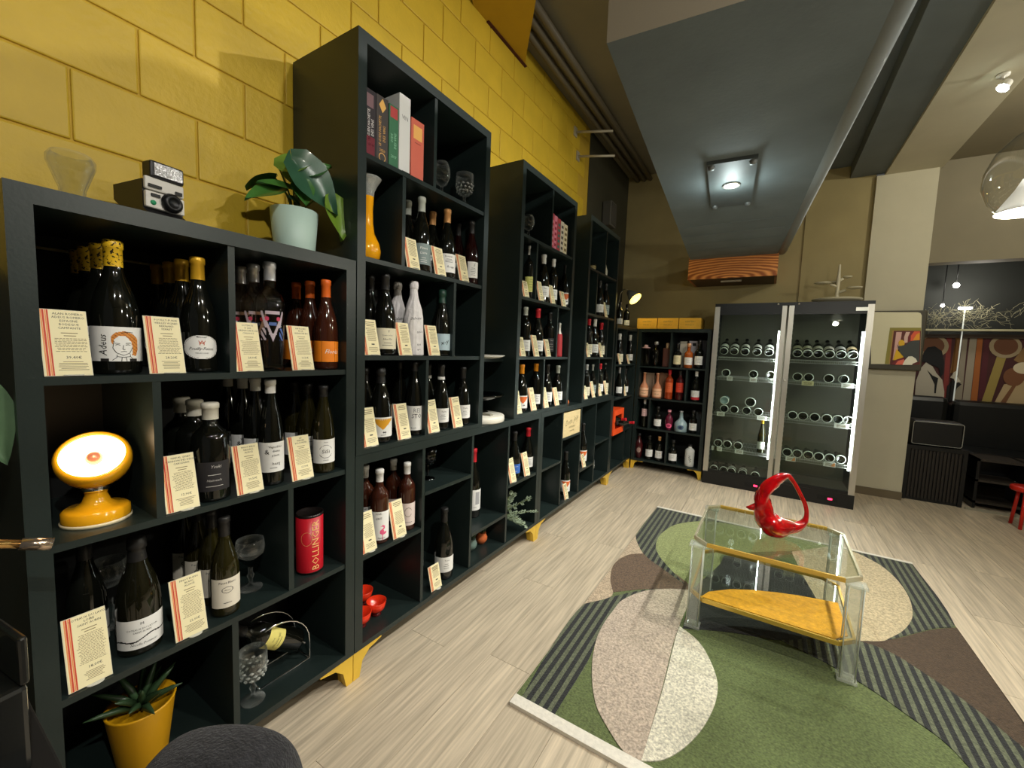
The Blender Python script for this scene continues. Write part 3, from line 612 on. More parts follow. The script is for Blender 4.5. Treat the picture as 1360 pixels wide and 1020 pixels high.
BOT = [
('wide bottle with yellow speckled capsule, woman portrait label', 'bur', 1.1, 'gblack', 'cspeck', 'portrait', -0.075, 0.353, 1.205, 0.313, 3),
('dark bottle with gold capsule and oval white crested label', 'bur', 1.0, 'gblack', 'cgold', 'oval', -0.075, 0.524, 1.205, 0.309, 3),
('clear bottle with silver capsule, blue and pink mask design', 'bdx', 1.05, 'gclear', 'csilver', 'mask', -0.06, 0.708, 1.205, 0.33, 2),
('pink wine bottle with orange capsule and plain orange label', 'bur', 0.95, 'grose', 'corange', 'orange', -0.06, 0.899, 1.205, 0.307, 2),
('broad shouldered bottle with white wax top and black label', 'bdx', 1.2, 'gblack', 'cwax', 'black', -0.06, 0.54, 0.845, 0.273, 2),
('slim tall bottle with white capsule and white text label', 'hock', 1.0, 'gblack', 'cwhite', 'textA', -0.06, 0.706, 0.845, 0.331, 3),
('slim bottle with black capsule and white round emblem label', 'hock', 1.0, 'gyellow', 'cblack', 'sisi', -0.05, 0.882, 0.845, 0.303, 2),
('big dark bottle with white label and black wave', 'chp', 1.05, 'golive', 'cblack', 'wave', -0.08, 0.376, 0.49, 0.295, 0),
('white wine bottle, cream emblem label', 'bur', 0.9, 'gyellow', 'cblack', 'emblem', -0.06, 0.568, 0.49, 0.29, 3),
('dark bottle with pale grey capsule and grey-blue label', 'bur', 1.0, 'gblack', 'cgrey', 'greyblue', -0.06, 1.355, 1.613, 0.32, 1),
('dark bottle with gold capsule and white script label', 'bur', 1.0, 'gblack', 'cgold2', 'script', -0.06, 1.523, 1.613, 0.319, 1),
('dark red bottle with black capsule and small white label', 'bur', 0.92, 'gred', 'cblack', 'small', -0.05, 1.697, 1.613, 0.311, 1),
('dark bottle with grey capsule and cream label', 'bur', 1.05, 'gblack', 'cblack', 'cream', -0.06, 1.16, 1.255, 0.322, 1),
('bottle wrapped in white printed tissue paper', 'chp', 1.0, 'paperwrap', None, 'wrap', -0.06, 1.317, 1.255, 0.317, 1),
('dark bottle with white neck ring and light blue label', 'chp', 0.95, 'gblack', 'cgreen', 'lightblue', -0.06, 1.501, 1.255, 0.307, 0),
('dark bottle with yellow triangle on white label', 'chp', 1.0, 'gblack', 'cblack', 'yellowtri', -0.06, 1.143, 0.905, 0.299, 1),
('slim black bottle with white block letter label', 'hock', 1.0, 'gblack', 'cblack', 'resto', -0.06, 1.33, 0.905, 0.322, 1),
('dark bottle with white neck ring and white label', 'bur', 0.95, 'gblack', 'cring', 'textB', -0.06, 1.506, 0.905, 0.307, 1),
('dark bottle with black capsule and white label', 'bur', 0.95, 'gblack', 'cblack', 'textB', -0.06, 1.672, 0.905, 0.293, 0),
('rose wine bottle with white capsule and pink flamingo label', 'bdx', 1.0, 'grose', 'cwhite', 'flamingo', -0.06, 1.142, 0.485, 0.304, 1),
('rose wine bottle with white capsule and white scroll label', 'bdx', 0.95, 'grose', 'cwhite', 'scroll', -0.06, 1.295, 0.485, 0.299, 1),
('tall dark bottle with black capsule and white label', 'bur', 1.1, 'gblack', 'cblack', 'textB', -0.07, 1.565, 0.135, 0.355, 0),
('dark bottle with red capsule and wide white label', 'bur', 1.1, 'gblack', 'cred', 'boxlab', -0.1, 1.846, 0.318, 0.46, 0),
('dark bottle with black capsule and blue label', 'bur', 1.0, 'gblack', 'cblack', 'blue', -0.07, 2.225, 0.485, 0.295, 0),
('dark bottle with red capsule and white label', 'bur', 0.95, 'gblack', 'cred', 'textB', -0.07, 2.4, 0.485, 0.294, 0),
('dark bottle with orange triangle label on the low shelf', 'bur', 0.95, 'gblack', 'cblack', 'oratri', -0.08, 3.063, 0.135, 0.354, 0),
('dark bottle with orange and white label', 'bur', 0.95, 'gblack', 'cblack', 'oratri', -0.08, 3.406, 0.315, 0.359, 0),
('dark bottle with yellow label', 'bdx', 0.95, 'gblack', 'cwhite', 'yellow', -0.06, 2.31, 1.613, 0.329, 0),
('dark bottle with white capsule and square white label', 'bur', 1.05, 'gblack', 'cwhite', 'textB', -0.06, 2.496, 1.613, 0.316, 0),
('slim dark bottle with white capsule and white label', 'bdx', 0.9, 'gblack', 'cwhite', 'textB', -0.06, 2.643, 1.613, 0.316, 0),
('dark bottle with orange triangle label', 'bur', 0.95, 'gblack', 'cblack', 'oratri', -0.06, 2.844, 1.613, 0.312, 0),
('dark bottle with grey capsule and white label', 'bdx', 0.95, 'gblack', 'cgrey', 'textB', -0.06, 2.284, 1.255, 0.309, 0),
('dark bottle with red capsule and white label', 'bur', 1.0, 'gblack', 'cred', 'textB', -0.06, 2.448, 1.255, 0.316, 0),
('black bottle with black printed label', 'bdx', 0.95, 'gblack', 'cblack', 'black', -0.06, 2.627, 1.255, 0.307, 0),
('dark bottle with orange triangle label', 'bur', 1.0, 'gblack', 'corange2', 'oratri', -0.06, 2.265, 0.905, 0.299, 1),
('dark bottle with orange capsule and white label', 'bdx', 1.0, 'gblack', 'corange2', 'textB', -0.06, 2.454, 0.905, 0.302, 0),
('dark bottle with black capsule and white label', 'bur', 0.95, 'gblack', 'cblack', 'textB', -0.06, 2.622, 0.905, 0.295, 0),
('dark bottle with grey capsule and white label', 'bur', 0.95, 'gblack', 'cgrey', 'textB', -0.06, 2.795, 0.905, 0.284, 0),
('dark bottle with white label', 'bur', 1.0, 'gblack', 'cblack', 'textB', -0.06, 3.574, 1.613, 0.317, 0),
('dark bottle with a plain dark label', 'bur', 0.95, 'gblack', 'cblack', 'greyblue', -0.06, 3.734, 1.613, 0.315, 0),
('dark bottle with red capsule and tall white label', 'bdx', 1.0, 'gblack', 'cred', 'cream', -0.06, 3.361, 1.255, 0.321, 0),
('dark bottle with white capsule and white label', 'bur', 0.95, 'gblack', 'cwhite', 'textB', -0.06, 3.503, 1.255, 0.332, 0),
('dark bottle with dark red capsule and cream label', 'bur', 0.95, 'gblack', 'cred', 'cream', -0.06, 3.67, 1.255, 0.311, 0),
('dark bottle with silver capsule and cream label', 'bdx', 0.95, 'gblack', 'csilver', 'cream', -0.06, 3.362, 0.905, 0.286, 0),
('dark bottle with white capsule and grey label', 'bur', 0.95, 'gblack', 'cwhite', 'greyblue', -0.06, 3.524, 0.905, 0.284, 0),
('dark bottle with red capsule and white label', 'bdx', 0.95, 'gblack', 'cred', 'textB', -0.06, 3.698, 0.905, 0.289, 0),
('dark bottle with grey capsule and cream label', 'bur', 0.95, 'gblack', 'cgrey', 'cream', -0.06, 3.864, 0.905, 0.294, 0),
('dark bottle with white label', 'bdx', 0.9, 'gblack', 'cblack', 'textB', -0.06, 4.14, 1.575, 0.203, 0),
('dark bottle with dark capsule and small white label', 'bdx', 0.9, 'gblack', 'cblack', 'textB', -0.06, 4.336, 1.575, 0.178, 0),
('dark bottle with tall white capsule and cream label', 'chp', 0.95, 'gblack', 'cwhite', 'cream', -0.06, 4.231, 1.185, 0.312, 0),
('dark bottle with white capsule and white label', 'bur', 0.9, 'gblack', 'cwhite', 'textB', -0.06, 4.612, 1.185, 0.315, 0),
('dark bottle with silver capsule and white label', 'bur', 0.9, 'gblack', 'csilver', 'textB', -0.06, 4.299, 0.845, 0.303, 0),
('dark bottle with black capsule and white label', 'bur', 0.9, 'gblack', 'cblack', 'textB', -0.06, 4.505, 0.845, 0.283, 0),
]
NTH = ['directly behind', 'second behind', 'third behind']
SHORT = {0: 'portrait label bottle', 1: 'crested oval label bottle', 2: 'pink and blue mask bottle', 3: 'plain orange label bottle', 4: 'white wax top bottle', 5: 'white capsule slim bottle', 6: 'round emblem bottle', 8: 'cream emblem white wine',
 9: 'grey-blue label bottle', 10: 'script label bottle', 11: 'small label red bottle', 12: 'cream label grey capsule bottle', 13: 'tissue wrapped bottle', 15: 'yellow triangle bottle', 16: 'block letter bottle', 17: 'white neck ring bottle', 19: 'flamingo label bottle', 20: 'scroll label bottle', 34: 'orange triangle bottle in bottom row'}
for i, (d, sh, rs, g, c, lab, x, y, fl, h, nb) in enumerate(BOT):
    if c == 'cring': CAPM['cring'] = CAPM['cblack']
    if 4.0 < y and fl == 1.575: x, y, h = (-.12, 4.37, .255) if y < 4.2 else (-.115, 4.605, .26)
    if h > .4: x, h, y = -.15, .40, 1.905
    if i in (21, 25, 26): rs *= 1.08
    if y > 4.63: y = 4.585
    yaw = max(-.75, atan2(-y, 1.26-x)*.62)
    b = bottle(d+', '+where(y, fl), sh, rs, g, c, lab, (x, y, fl), h, yaw, 'wine bottles on the green shelves')
    for k in range(nb):
        cp = copy_tree(b, None, (x-.088*(k+1)*(1 if nb < 4 else .9), y+random.uniform(-.004, .004), fl))
        if lab == 'wrap' or sh == 'chp': cp.location.x -= .008*(k+1)
        tag(cp, '%s bottle of the line standing %s the %s' % ('shadowed', NTH[k], SHORT[i]), 'bottle', 'wine bottles on the green shelves')
for (y, lb) in ((.30, 'half hidden dark bottle with white label behind the big white label bottle'),):
    bottle(lb+', third shelf', 'bur', .95, 'gblack', 'cblack', 'wave', (-.17, y, .49), .30, -.1, 'wine bottles on the green shelves')
bottle('dark bottle mostly hidden in the shadow, base unit cell with the black bottle', 'bur', .95, 'gblack', 'cblack', 'textB', (-.20, 1.50, .135), .30, -.4, 'wine bottles on the green shelves')

# ---- price cards leaning at the shelf fronts
def card_mesh(head, price, seed, near, w=.074, h=.145):
    rng = random.Random(seed); mb = MB(); mats = [PAPERC, REDP, ORAP, INK, INKB, mat('card_edge', (220, 214, 190), .5)]
    mb.box(-.0025, 0, -w/2, w/2, 0, h, 5); X = .0003
    F = lambda y, z, e=0: (X+e, y, z)
    def q(y0, y1, z0, z1, mi, e=0): mb.add([F(y0, z0, e), F(y1, z0, e), F(y1, z1, e), F(y0, z1, e)], [(0,1,2,3)], mi)
    q(-w/2+.001, w/2-.001, .001, h-.001, 0)
    for a, b, m in ((.004, .006, 2), (.0065, .0095, 1), (.0105, .0125, 2), (.013, .0155, 1)): q(-w/2+a, -w/2+b, .001, h-.001, m, .0003)
    cy = .008
    if near:
        z = h-.009
        for t in head: text_into(mb, t, .0066, lambda x, y, z=z: F(cy+x, z+y, .0003), 3, sx=1.02); z -= .0078
        text_into(mb, price, .0085, lambda x, y: F(cy+.002+x, .040+y, .0003), 3)
        z -= .004
        for k in range(2): q(cy-.014+k*.004, cy+.012-k*.003, z, z+.0016, 4, .0003); z -= .006
        while z > .050:
            a = rng.uniform(.018, .025); y = cy-a
            while y < cy+a:
                wd = rng.uniform(.002, .007); q(y, min(y+wd, cy+a), z, z+.0011, 4, .0003); y += wd+.0012
            z -= .0035
        for z in (.030, .0265, .023, .0195, .016, .0125): a = rng.uniform(.012, .024); q(cy-a, cy+a, z, z+.0011, 4, .0003)
    else:
        for k in range(3): a = rng.uniform(.014, .022); q(cy-a, cy+a, h-.012-k*.007, h-.0095-k*.007, 4, .0003)
        for k in range(12): a = rng.uniform(.016, .024); q(cy-a, cy+a, .055+k*.0045, .0564+k*.0045, 4, .0003)
        q(cy-.006, cy+.008, .040, .0445, 3, .0003)
        for k in range(4): a = rng.uniform(.012, .022); q(cy-a, cy+a, .014+k*.005, .0155+k*.005, 4, .0003)
    return mb.mesh('price_card', mats)
tab_me = MB().prism([(.016*cos(pi*i/8), .012*sin(pi*i/8)) for i in range(9)], lambda p: (p[1]*.9, p[0], .0005), lambda p: (p[1]*.9, p[0], .0022)).mesh('holder_tab', [mat('frosted_acrylic', (206, 206, 196), .15, coat=.5)])
CARDS = [  # y, floor, height, headings, price, neighbour
 (.259, 1.205, .145, ['ALAN ROMERO', 'ADEUS ROMERO', 'ESPAGNE', 'BODEGUE', 'CAMPANTE'], '39,40€', 'left of the portrait label bottle'), (.432, 1.205, .145, ['POUILLY-FUISSE', 'VIEILLES VIGNES', 'BERNARD', 'FERRET'], '28,20€', 'left of the oval label bottle'),
 (.626, 1.205, .145, ['COTEAUX', 'D AIX', 'GRENACHE ROSE', 'CINSAULT'], '24,90€', 'left of the mask design bottle'), (.788, 1.205, .145, ['IGP FLORES', 'ROSE', 'GRENACHE BIO'], '16,50€', 'left of the orange label bottle'),
 (.455, .845, .147, ['NADAL GINET', 'CANNON DES DELICE', 'CARIGNAN'], '12,90€', 'left of the wax top bottle'), (.622, .845, .144, ['PINOT BERG', 'RIESLING', 'ALSACE'], '20,50€', 'left of the slim white capsule bottle'), (.785, .845, .144, ['SISI', 'WEISSER', 'BURGUNDER'], '15,90€', 'left of the round emblem bottle'),
 (.268, .49, .162, ['COTEAUX DU LAYON', 'LOIRE', 'SAINT AUBIN'], '18,00€', 'left of the big black wave bottle'), (.466, .49, .160, ['PINOT BLANC', 'BLANC', 'ALSACE'], '22,00€', 'left of the white wine with cream label'),
 (1.268, 1.613, .13, ['PINOT LISSE'], '', 'left of the grey-blue label bottle'), (1.434, 1.613, .13, 0, '', 'left of the white script label bottle'), (1.604, 1.613, .13, 0, '', 'left of the small label red bottle'),
 (1.062, 1.255, .138, 0, '', 'left of the cream label bottle'), (1.232, 1.255, .138, 0, '', 'left of the tissue wrapped bottle'), (1.405, 1.255, .138, 0, '', 'left of the light blue label bottle'),
 (1.058, .905, .15, 0, '', 'left of the yellow triangle bottle'), (1.232, .905, .15, 0, '', 'left of the block letter bottle'), (1.414, .905, .15, 0, '', 'left of the neck ring bottle'), (1.586, .905, .15, 0, '', 'fourth along the bottom shelf of tall unit'),
 (1.056, .485, .155, 0, '', 'left of the pink flamingo bottle'), (1.215, .485, .155, 0, '', 'left of the scroll label rose bottle'), (1.455, .135, .115, 0, '', 'left of the tall black bottle near the floor'),
 (2.135, .485, .146, 0, '', 'left of the blue label bottle'), (2.308, .485, .15, 0, '', 'right of the blue label bottle'),
 (2.205, 1.613, .10, 0, '', 'left of the yellow label bottle'), (2.402, 1.613, .13, 0, '', 'left of the square white label bottle, second tall unit'), (2.57, 1.613, .13, 0, '', 'left of the slim white capsule bottle, second tall unit'), (2.745, 1.613, .11, 0, '', 'left of the orange triangle bottle, second tall unit'),
 (2.19, 1.255, .12, 0, '', 'left of the grey capsule bottle, third shelf'), (2.366, 1.255, .14, 0, '', 'left of the red capsule bottle, second tall unit'), (2.535, 1.255, .12, 0, '', 'left of the black printed bottle'),
 (2.172, .905, .14, 0, '', 'left of the orange triangle bottle, bottom row'), (2.36, .905, .15, 0, '', 'left of the amber capsule bottle'), (2.538, .905, .14, 0, '', 'third along the bottom row of second tall unit'), (2.708, .905, .13, 0, '', 'last along the bottom row of second tall unit'),
 (2.965, .135, .12, 0, '', 'beside the low orange triangle bottle'), (3.305, .315, .11, 0, '', 'beside the orange and white label bottle'),
 (3.655, 1.613, .14, 0, '', 'on the second shelf of third tall unit'), (3.275, 1.255, .12, 0, '', 'first on the third shelf of third tall unit'), (3.588, 1.255, .13, 0, '', 'second on the third shelf of third tall unit'),
 (3.265, .905, .11, 0, '', 'first on the bottom shelf of third tall unit'), (3.443, .905, .14, 0, '', 'second on the bottom shelf of third tall unit'), (3.612, .905, .11, 0, '', 'third on the bottom shelf of third tall unit'), (3.782, .905, .13, 0, '', 'fourth on the bottom shelf of third tall unit'),
 (4.15, 1.185, .11, 0, '', 'left of the tall white capsule bottle, corner unit'), (4.45, 1.185, .10, 0, '', 'second on the top shelf of corner unit'), (4.40, .845, .12, 0, '', 'on the second shelf of corner unit')]
for i, (y, fl, h, head, price, nb) in enumerate(CARDS):
    me = card_mesh(head, price, i, True, h=h) if head and price else cached(('card', i % 3, h), lambda: card_mesh(None, '', i % 3, False, h=h))
    c = place('price_card', me, None, (-.013, y, fl+.0015), (0, radians(-13.5), 0))
    tag(c, 'cream price card with red stripes '+nb, 'price card', 'price cards leaning on the shelf fronts')
    t = place('holder_tab', tab_me, c, (.0035, .006, 0)); t.rotation_euler = (0, radians(13.5), 0)
    if head: t['label'] = 'clear acrylic foot'

# ================================================================== THINGS ON AND IN THE SHELVES
def crystal(label, loc, h=.165, r=.04, m=None, cut=True, bowl='goblet', cat='glass', group=None):
    u = thing('wine_glass', label, 'glass', loc, 0, group); m = m or GCR; k = h/.165
    MB().lathe([(0, .001), (r*.8, .001), (r*.82, .004), (r*.3, .008), (.006, .014)], 20).build('foot', m, u)
    MB().lathe([(.006, .013), (.0055, .03*k), (.011, .045*k), (.006, .055*k), (.007, .07*k)], 12).build('stem', m, u)
    if bowl == 'goblet': p = [(.004, .068*k), (r*.55, .074*k), (r*.9, .095*k), (r, .125*k), (r*.98, h), (r*.93, h), (r*.94, .125*k), (r*.84, .1*k), (r*.5, .08*k)]
    elif bowl == 'coupe': p = [(.004, .10*k), (r*.5, .103*k), (r*.95, .12*k), (r, .14*k), (r*.92, h), (r*.87, h), (r*.95, .14*k), (r*.85, .122*k)]
    else: p = [(.004, .068*k), (r*.6, .078*k), (r, .11*k), (r*.95, .14*k), (r*.7, h), (r*.66, h), (r*.9, .14*k), (r*.94, .112*k)]
    p = [(0, p[0][1])]+p+[(0, p[-1][1]-.001)]; mb = MB(); mb.lathe(p, 24); mb.build('bowl', m, u)
    if cut:
        mb = MB()
        for j in range(3):
            for i in range(12):
                a = 2*pi*(i+.5*(j % 2))/12; rr = r*(.80+.07*j)*1.03; z = (.088+.014*j)*k
                mb.lathe([(0, -.0), (.0058, .0008), (0, .0035)], 4, c=(rr*cos(a), rr*sin(a), z), smooth=False, rot=Euler((0, pi/2, a)).to_matrix() if False else None)
                mb.add([(rr*1.03*cos(a+d), rr*1.03*sin(a+d), z+e) for d, e in ((0, -.006), (.2, 0), (0, .006), (-.2, 0))]+[(rr*1.09*cos(a), rr*1.09*sin(a), z)], [(0,1,4), (1,2,4), (2,3,4), (3,0,4)])
        o = mb.build('cut_pattern', GCUT if m == GCR else m, u)
    return u
GL = 'glasses displayed on the shelves'
# carafe, instant camera and plant on the low unit
g = thing('carafe', 'clear bulbous glass vase standing on the low left unit', 'vase', (-.20, .318, 1.588))
MB().lathe([(0, .002), (.020, .002), (.022, .03), (.024, .055), (.034, .085), (.043, .112), (.0435, .126), (.036, .138), (.033, .138), (.040, .125), (.040, .112), (.031, .087), (.021, .057), (.019, .03), (.0, .01)], 28).build('body', GCR, g)
c = thing('instant_camera', 'black and white instant camera with flash bar on the low left unit', 'camera', (-.20, .49, 1.588), radians(8))
BLKP = mat('black_plastic', (26, 26, 27), .45); CRM = mat('off_white_plastic', (214, 210, 200), .4)
MB().prism([(-.13, .01), (.055, 0), (.055, .024), (.012, .05), (.012, .125), (-.13, .125), (-.13, .085), (-.045, .03)], lambda p: (p[0], -.047, p[1]), lambda p: (p[0], .047, p[1])).build('body', BLKP, c)
MB().box(.012, .026, -.046, .046, .052, .096, bev=.004).build('front_plate', CRM, c)
MB().box(.012, .024, -.046, .046, .099, .133, bev=.004).build('upper_plate', CRM, c)
MB().lathe([(.024, 0), (.026, .006), (.020, .016), (.014, .017), (.012, .012), (0, .012)], 20, c=(.026, .012, .076), rot=Euler((0, pi/2, 0)).to_matrix()).build('lens', BLACK, c)
MB().box(.026, .031, -.035, -.015, .082, .089).build('viewfinder_window', BLACK, c); MB().lathe([(0, .003), (.006, .003), (.0065, 0)], 12, c=(.026, -.03, .066), rot=Euler((0, pi/2, 0)).to_matrix()).build('shutter_button', col((30, 140, 90)), c)
MB().box(.026, .029, -.04, -.01, .106, .113).build('sensor_window', BLACK, c); MB().box(.026, .03, .022, .038, .103, .112).build('dial', BLACK, c)
f = MB().box(-.012, .030, -.036, .044, .132, .176, bev=.005).build('flash_bar', BLKP, c)
MB().box(.030, .033, -.028, .038, .138, .170).build('flash_window', mat('flash_foil', (215, 215, 215), .25, .7, bump=1.0, bscale=200), f)
MB().box(.04, .062, -.047, .047, .0, .006).build('film_door_edge', BLKP, c)

LEAF = mat('glossy_green_leaf', (58, 104, 44), .28, noise=.22, nscale=14, bump=.2, bscale=50, coat=.3); LEAFD = mat('blue_green_leaf', (48, 84, 62), .28, noise=.2, nscale=14, coat=.3); LEAFL = mat('light_green_leaf', (108, 140, 46), .35, noise=.2, nscale=14)
def leaf(parent, base, tip, nrm, w, m, stem=None, droop=.15, name='leaf', shape=0):
    base, tip, nrm = Vector(base), Vector(tip), Vector(nrm).normalized(); ax = tip-base; L = ax.length; ax.normalize(); sd = ax.cross(nrm).normalized(); nrm = sd.cross(ax)
    N = 9; vs = []; fs = []
    for i in range(N+1):
        t = i/N; ww = w*(sin(pi*min(1, t*1.0)**.62) if shape == 0 else sin(pi*t**.9))*.5+(.002 if i < N else 0)
        back = -.12*L if (shape == 0 and i == 0) else 0
        for k in range(5):
            s = (k-2)/2; p = base+ax*(L*t)+sd*(ww*s)+nrm*(.16*w*abs(s)-droop*L*t*t)
            if shape == 0 and i <= 1: p += ax*(-.10*L*abs(s))
            vs.append(p)
    for i in range(N):
        for k in range(4): a = i*5+k; fs.append((a, a+1, a+6, a+5))
    o = MB().add(vs, fs, 0, True).build(name, m, parent)
    if stem: MB().tube([stem, (Vector(stem)+base)/2+Vector((0, 0, .02)), base], .0028, 6).build('stem', mat('leaf_stem', (96, 110, 50), .5), parent)
    return o
p = thing('potted_plant', 'glossy round leaved green plant in pale mint pot on the low left unit', 'plant', (-.15, .842, 1.588))
MB().lathe([(0, .002), (.060, .002), (.063, .01), (.074, .150), (.070, .150), (.066, .135), (0, .135)], 32).build('pot', mat('mint_ceramic', (176, 200, 188), .45), p)
MB().lathe([(0, .137), (.068, .137)], 20).build('soil', mat('soil', (40, 30, 22), .9), p)
st = (0, 0, .138)
for b, t, n, w, m in [((.03, -.06, .20), (.07, -.19, .135), (.7, -.3, .7), .062, LEAF), ((.04, -.02, .205), (.05, -.145, .20), (.6, 0, .9), .060, LEAF), ((.0, -.05, .27), (.06, .045, .325), (.6, -.6, .6), .095, LEAFL),
                      ((.045, -.035, .30), (.10, .10, .155), (1, -.25, .40), .150, LEAFD), ((.0, .07, .31), (.06, .155, .20), (.9, .5, .4), .110, LEAF), ((.06, .10, .215), (.095, .125, .075), (1, .1, .2), .115, LEAFL),
                      ((.0, .05, .30), (.0, .15, .275), (.5, 0, .9), .08, LEAFL), ((-.04, .03, .29), (-.12, .10, .27), (0, 0, 1), .10, LEAF), ((-.04, -.04, .25), (-.12, -.10, .22), (0, -.3, 1), .09, LEAF), ((.03, -.005, .165), (.055, -.05, .178), (.8, 0, .6), .04, LEAFD), ((.04, .02, .27), (.07, .09, .325), (.7, -.3, .8), .075, LEAF), ((.05, -.01, .24), (.085, -.01, .155), (1, -.3, .2), .07, LEAF)]:
    leaf(p, b, t, n, w, m, st)
# yellow lamp
LY = mat('yellow_enamel', (226, 164, 24), .15, coat=.5)
l = thing('table_lamp', 'glowing yellow eyeball table lamp in the low left unit', 'lamp', (-.11, .313, .845), radians(-12))
MB().lathe([(0, 0), (.064, 0), (.065, .006), (.063, .008)], 36).build('foot_rim', mat('cream_rim', (226, 214, 178), .4), l)
MB().lathe([(.062, .008), (.062, .030), (.056, .035), (.040, .036), (.026, .048), (.020, .066), (.022, .074)], 36).build('base', LY, l)
MB().lathe([(.022, .074), (.026, .076), (.026, .086), (.022, .088)], 24).build('swivel_ring', CHROME, l)
R = Vector((0, 0, 1)).rotation_difference(Vector((.72, -.10, .62)).normalized()).to_matrix(); cc = (0, 0, .150)
MB().lathe([(.0, -.070), (.030, -.064), (.052, -.048), (.066, -.022), (.070, .0), (.068, .018), (.062, .026), (.058, .026), (.060, .014), (.060, .004)], 36, c=cc, rot=R).build('head', LY, l)
MB().lathe([(.060, .012), (.040, .002), (.018, -.002), (.0, -.002)], 36, c=cc, rot=R).build('reflector', mat('lamp_reflector', (255, 240, 215), .5, emit=(255, 226, 180), es=4.5), l)
MB().lathe([(.0, .022), (.010, .020), (.016, .010), (.014, -.002)], 18, c=cc, rot=R).build('bulb', mat('pink_bulb', (205, 140, 120), .15, .4), l)
ld = bpy.data.lights.new('lamp_bulb_light', 'POINT'); ld.energy = .6; ld.color = (1, .66, .34); ld.shadow_soft_size = .03
lo = bpy.data.objects.new('lamp_bulb_light', ld); COL.objects.link(lo); lo.location = (-.015, .285, 1.06)
# tin, coupe, goblet, cradle, yellow pot
t = thing('gift_tin', 'tall red cylindrical tin with gold vertical lettering, low left unit', 'tin', (-.075, .845, .49), atan2(-.845, 1.33)*.9)
REDT = mat('red_tin', (186, 24, 38), .35); GOLDT = col((244, 190, 120), .4)
MB().lathe([(0, .001), (.044, .001), (.044, .008)], 28).build('base_ring', mat('dark_rim', (50, 44, 40), .4, .5), t)
MB().lathe([(.044, .008), (.044, .207), (.043, .207)], 28).build('body', REDT, t)
MB().lathe([(.0445, .203), (.0445, .212), (.041, .212), (.040, .206), (0, .206)], 28).build('lid', mat('dark_lid', (40, 34, 32), .3, .5), t)
mb = MB(); F = arcmap(.0443); text_into(mb, 'BOLLINGER', .034, lambda x, y: F(.018+x, .104+y, .0005), 0, pi/2, 1.0, maxlen=.005); mb.build('lettering', GOLDT, t)
mb = MB(); line2(mb, [(-.012+.018*cos(a*pi/8), .13+.024*sin(a*pi/8)) for a in range(17)], .001, F, 0); mb.build('crest', GOLDT, t)
crystal('clear champagne coupe glass in the third row of the low left unit', (-.12, .668, .49), .165, .042, cut=False, bowl='coupe', group=GL)
crystal('clear coupe glass in shadow behind the big black wave bottle', (-.24, .36, .49), .19, .04, cut=False, bowl='coupe', group=GL)
crystal('cut crystal goblet on the bottom shelf beside the wire cradle', (-.075, .648, .135), .170, .042, group=GL)
w = thing('bottle_cradle', 'chrome wire cradle holding a tilted bottle, low left unit', 'bottle holder', (-.14, .77, .135))
for x in (-.045, .045):
    arc = [(x, .07-.17*cos(a)*1.0+.0, 0) for a in (0,)]
    pts = [(x, -.09, .003), (x, .085, .003)]+[(x, .085, .05)]+[(x, -.045+.13*cos(a), .075+.125*sin(a)) for a in [pi*i/14 for i in range(0, 9)]]
    MB().tube(pts, .0032, 8).build('wire_arch', CHROME, w)
for y, z in ((-.09, .003), (.085, .003), (.068, .07)): MB().tube([(-.045, y, z), (.045, y, z)], .0032, 8).build('cross_wire', CHROME, w)
LAB['ylabel'] = ((.10, .17), 120, [col((226, 214, 120)), INK], None, [('DIPLOMATIQUE', .0085, .0, .128, 1, pi, 0, .8), ('RON', .006, 0, .145, 1, pi, 0, 1), ('line', .03, .115)])
b = bottle('dark bottle with yellow label lying tilted in the wire cradle', 'bdx', 1.05, 'gblack', 'cblack', 'ylabel', (-.14, .832, .200), .27, 0, None); b.rotation_euler = (radians(52), 0, 0)
p = thing('aloe_pot', 'spiky succulent in a yellow pot on the floor shelf of low left unit', 'plant', (-.125, .385, .135))
MB().lathe([(0, .002), (.050, .002), (.054, .01), (.074, .165), (.076, .170), (.070, .170), (.066, .155), (0, .15)], 30).build('pot', mat('yellow_pot', (204, 150, 20), .35), p)
ALOE = mat('aloe_leaf', (44, 66, 40), .4, noise=.2, nscale=20)
for i in range(15):
    a = i*2.4; e = .35+.75*(i/15); d = Vector((cos(a)*cos(e), sin(a)*cos(e), sin(e)))
    base = Vector((0, 0, .152)); L = .10+.035*((i*7) % 5)/5
    MB().tube([base+d*.01, base+d*L*.4+Vector((0, 0, .006)), base+d*L*.75+Vector((0, 0, .0)), base+d*L+Vector((0, 0, -.006))], [.008, .010, .006, .0008], 5).build('leaf', ALOE, p)
# lost strip light at the back of the top cell
tag(MB().tube([(-.365, .24, 1.515), (-.365, .575, 1.515)], .004, 6).build('led_cord', mat('cord_cream', (190, 176, 120), .5)), 'thin cream cord stretched across the back of the top left cell', 'cord')

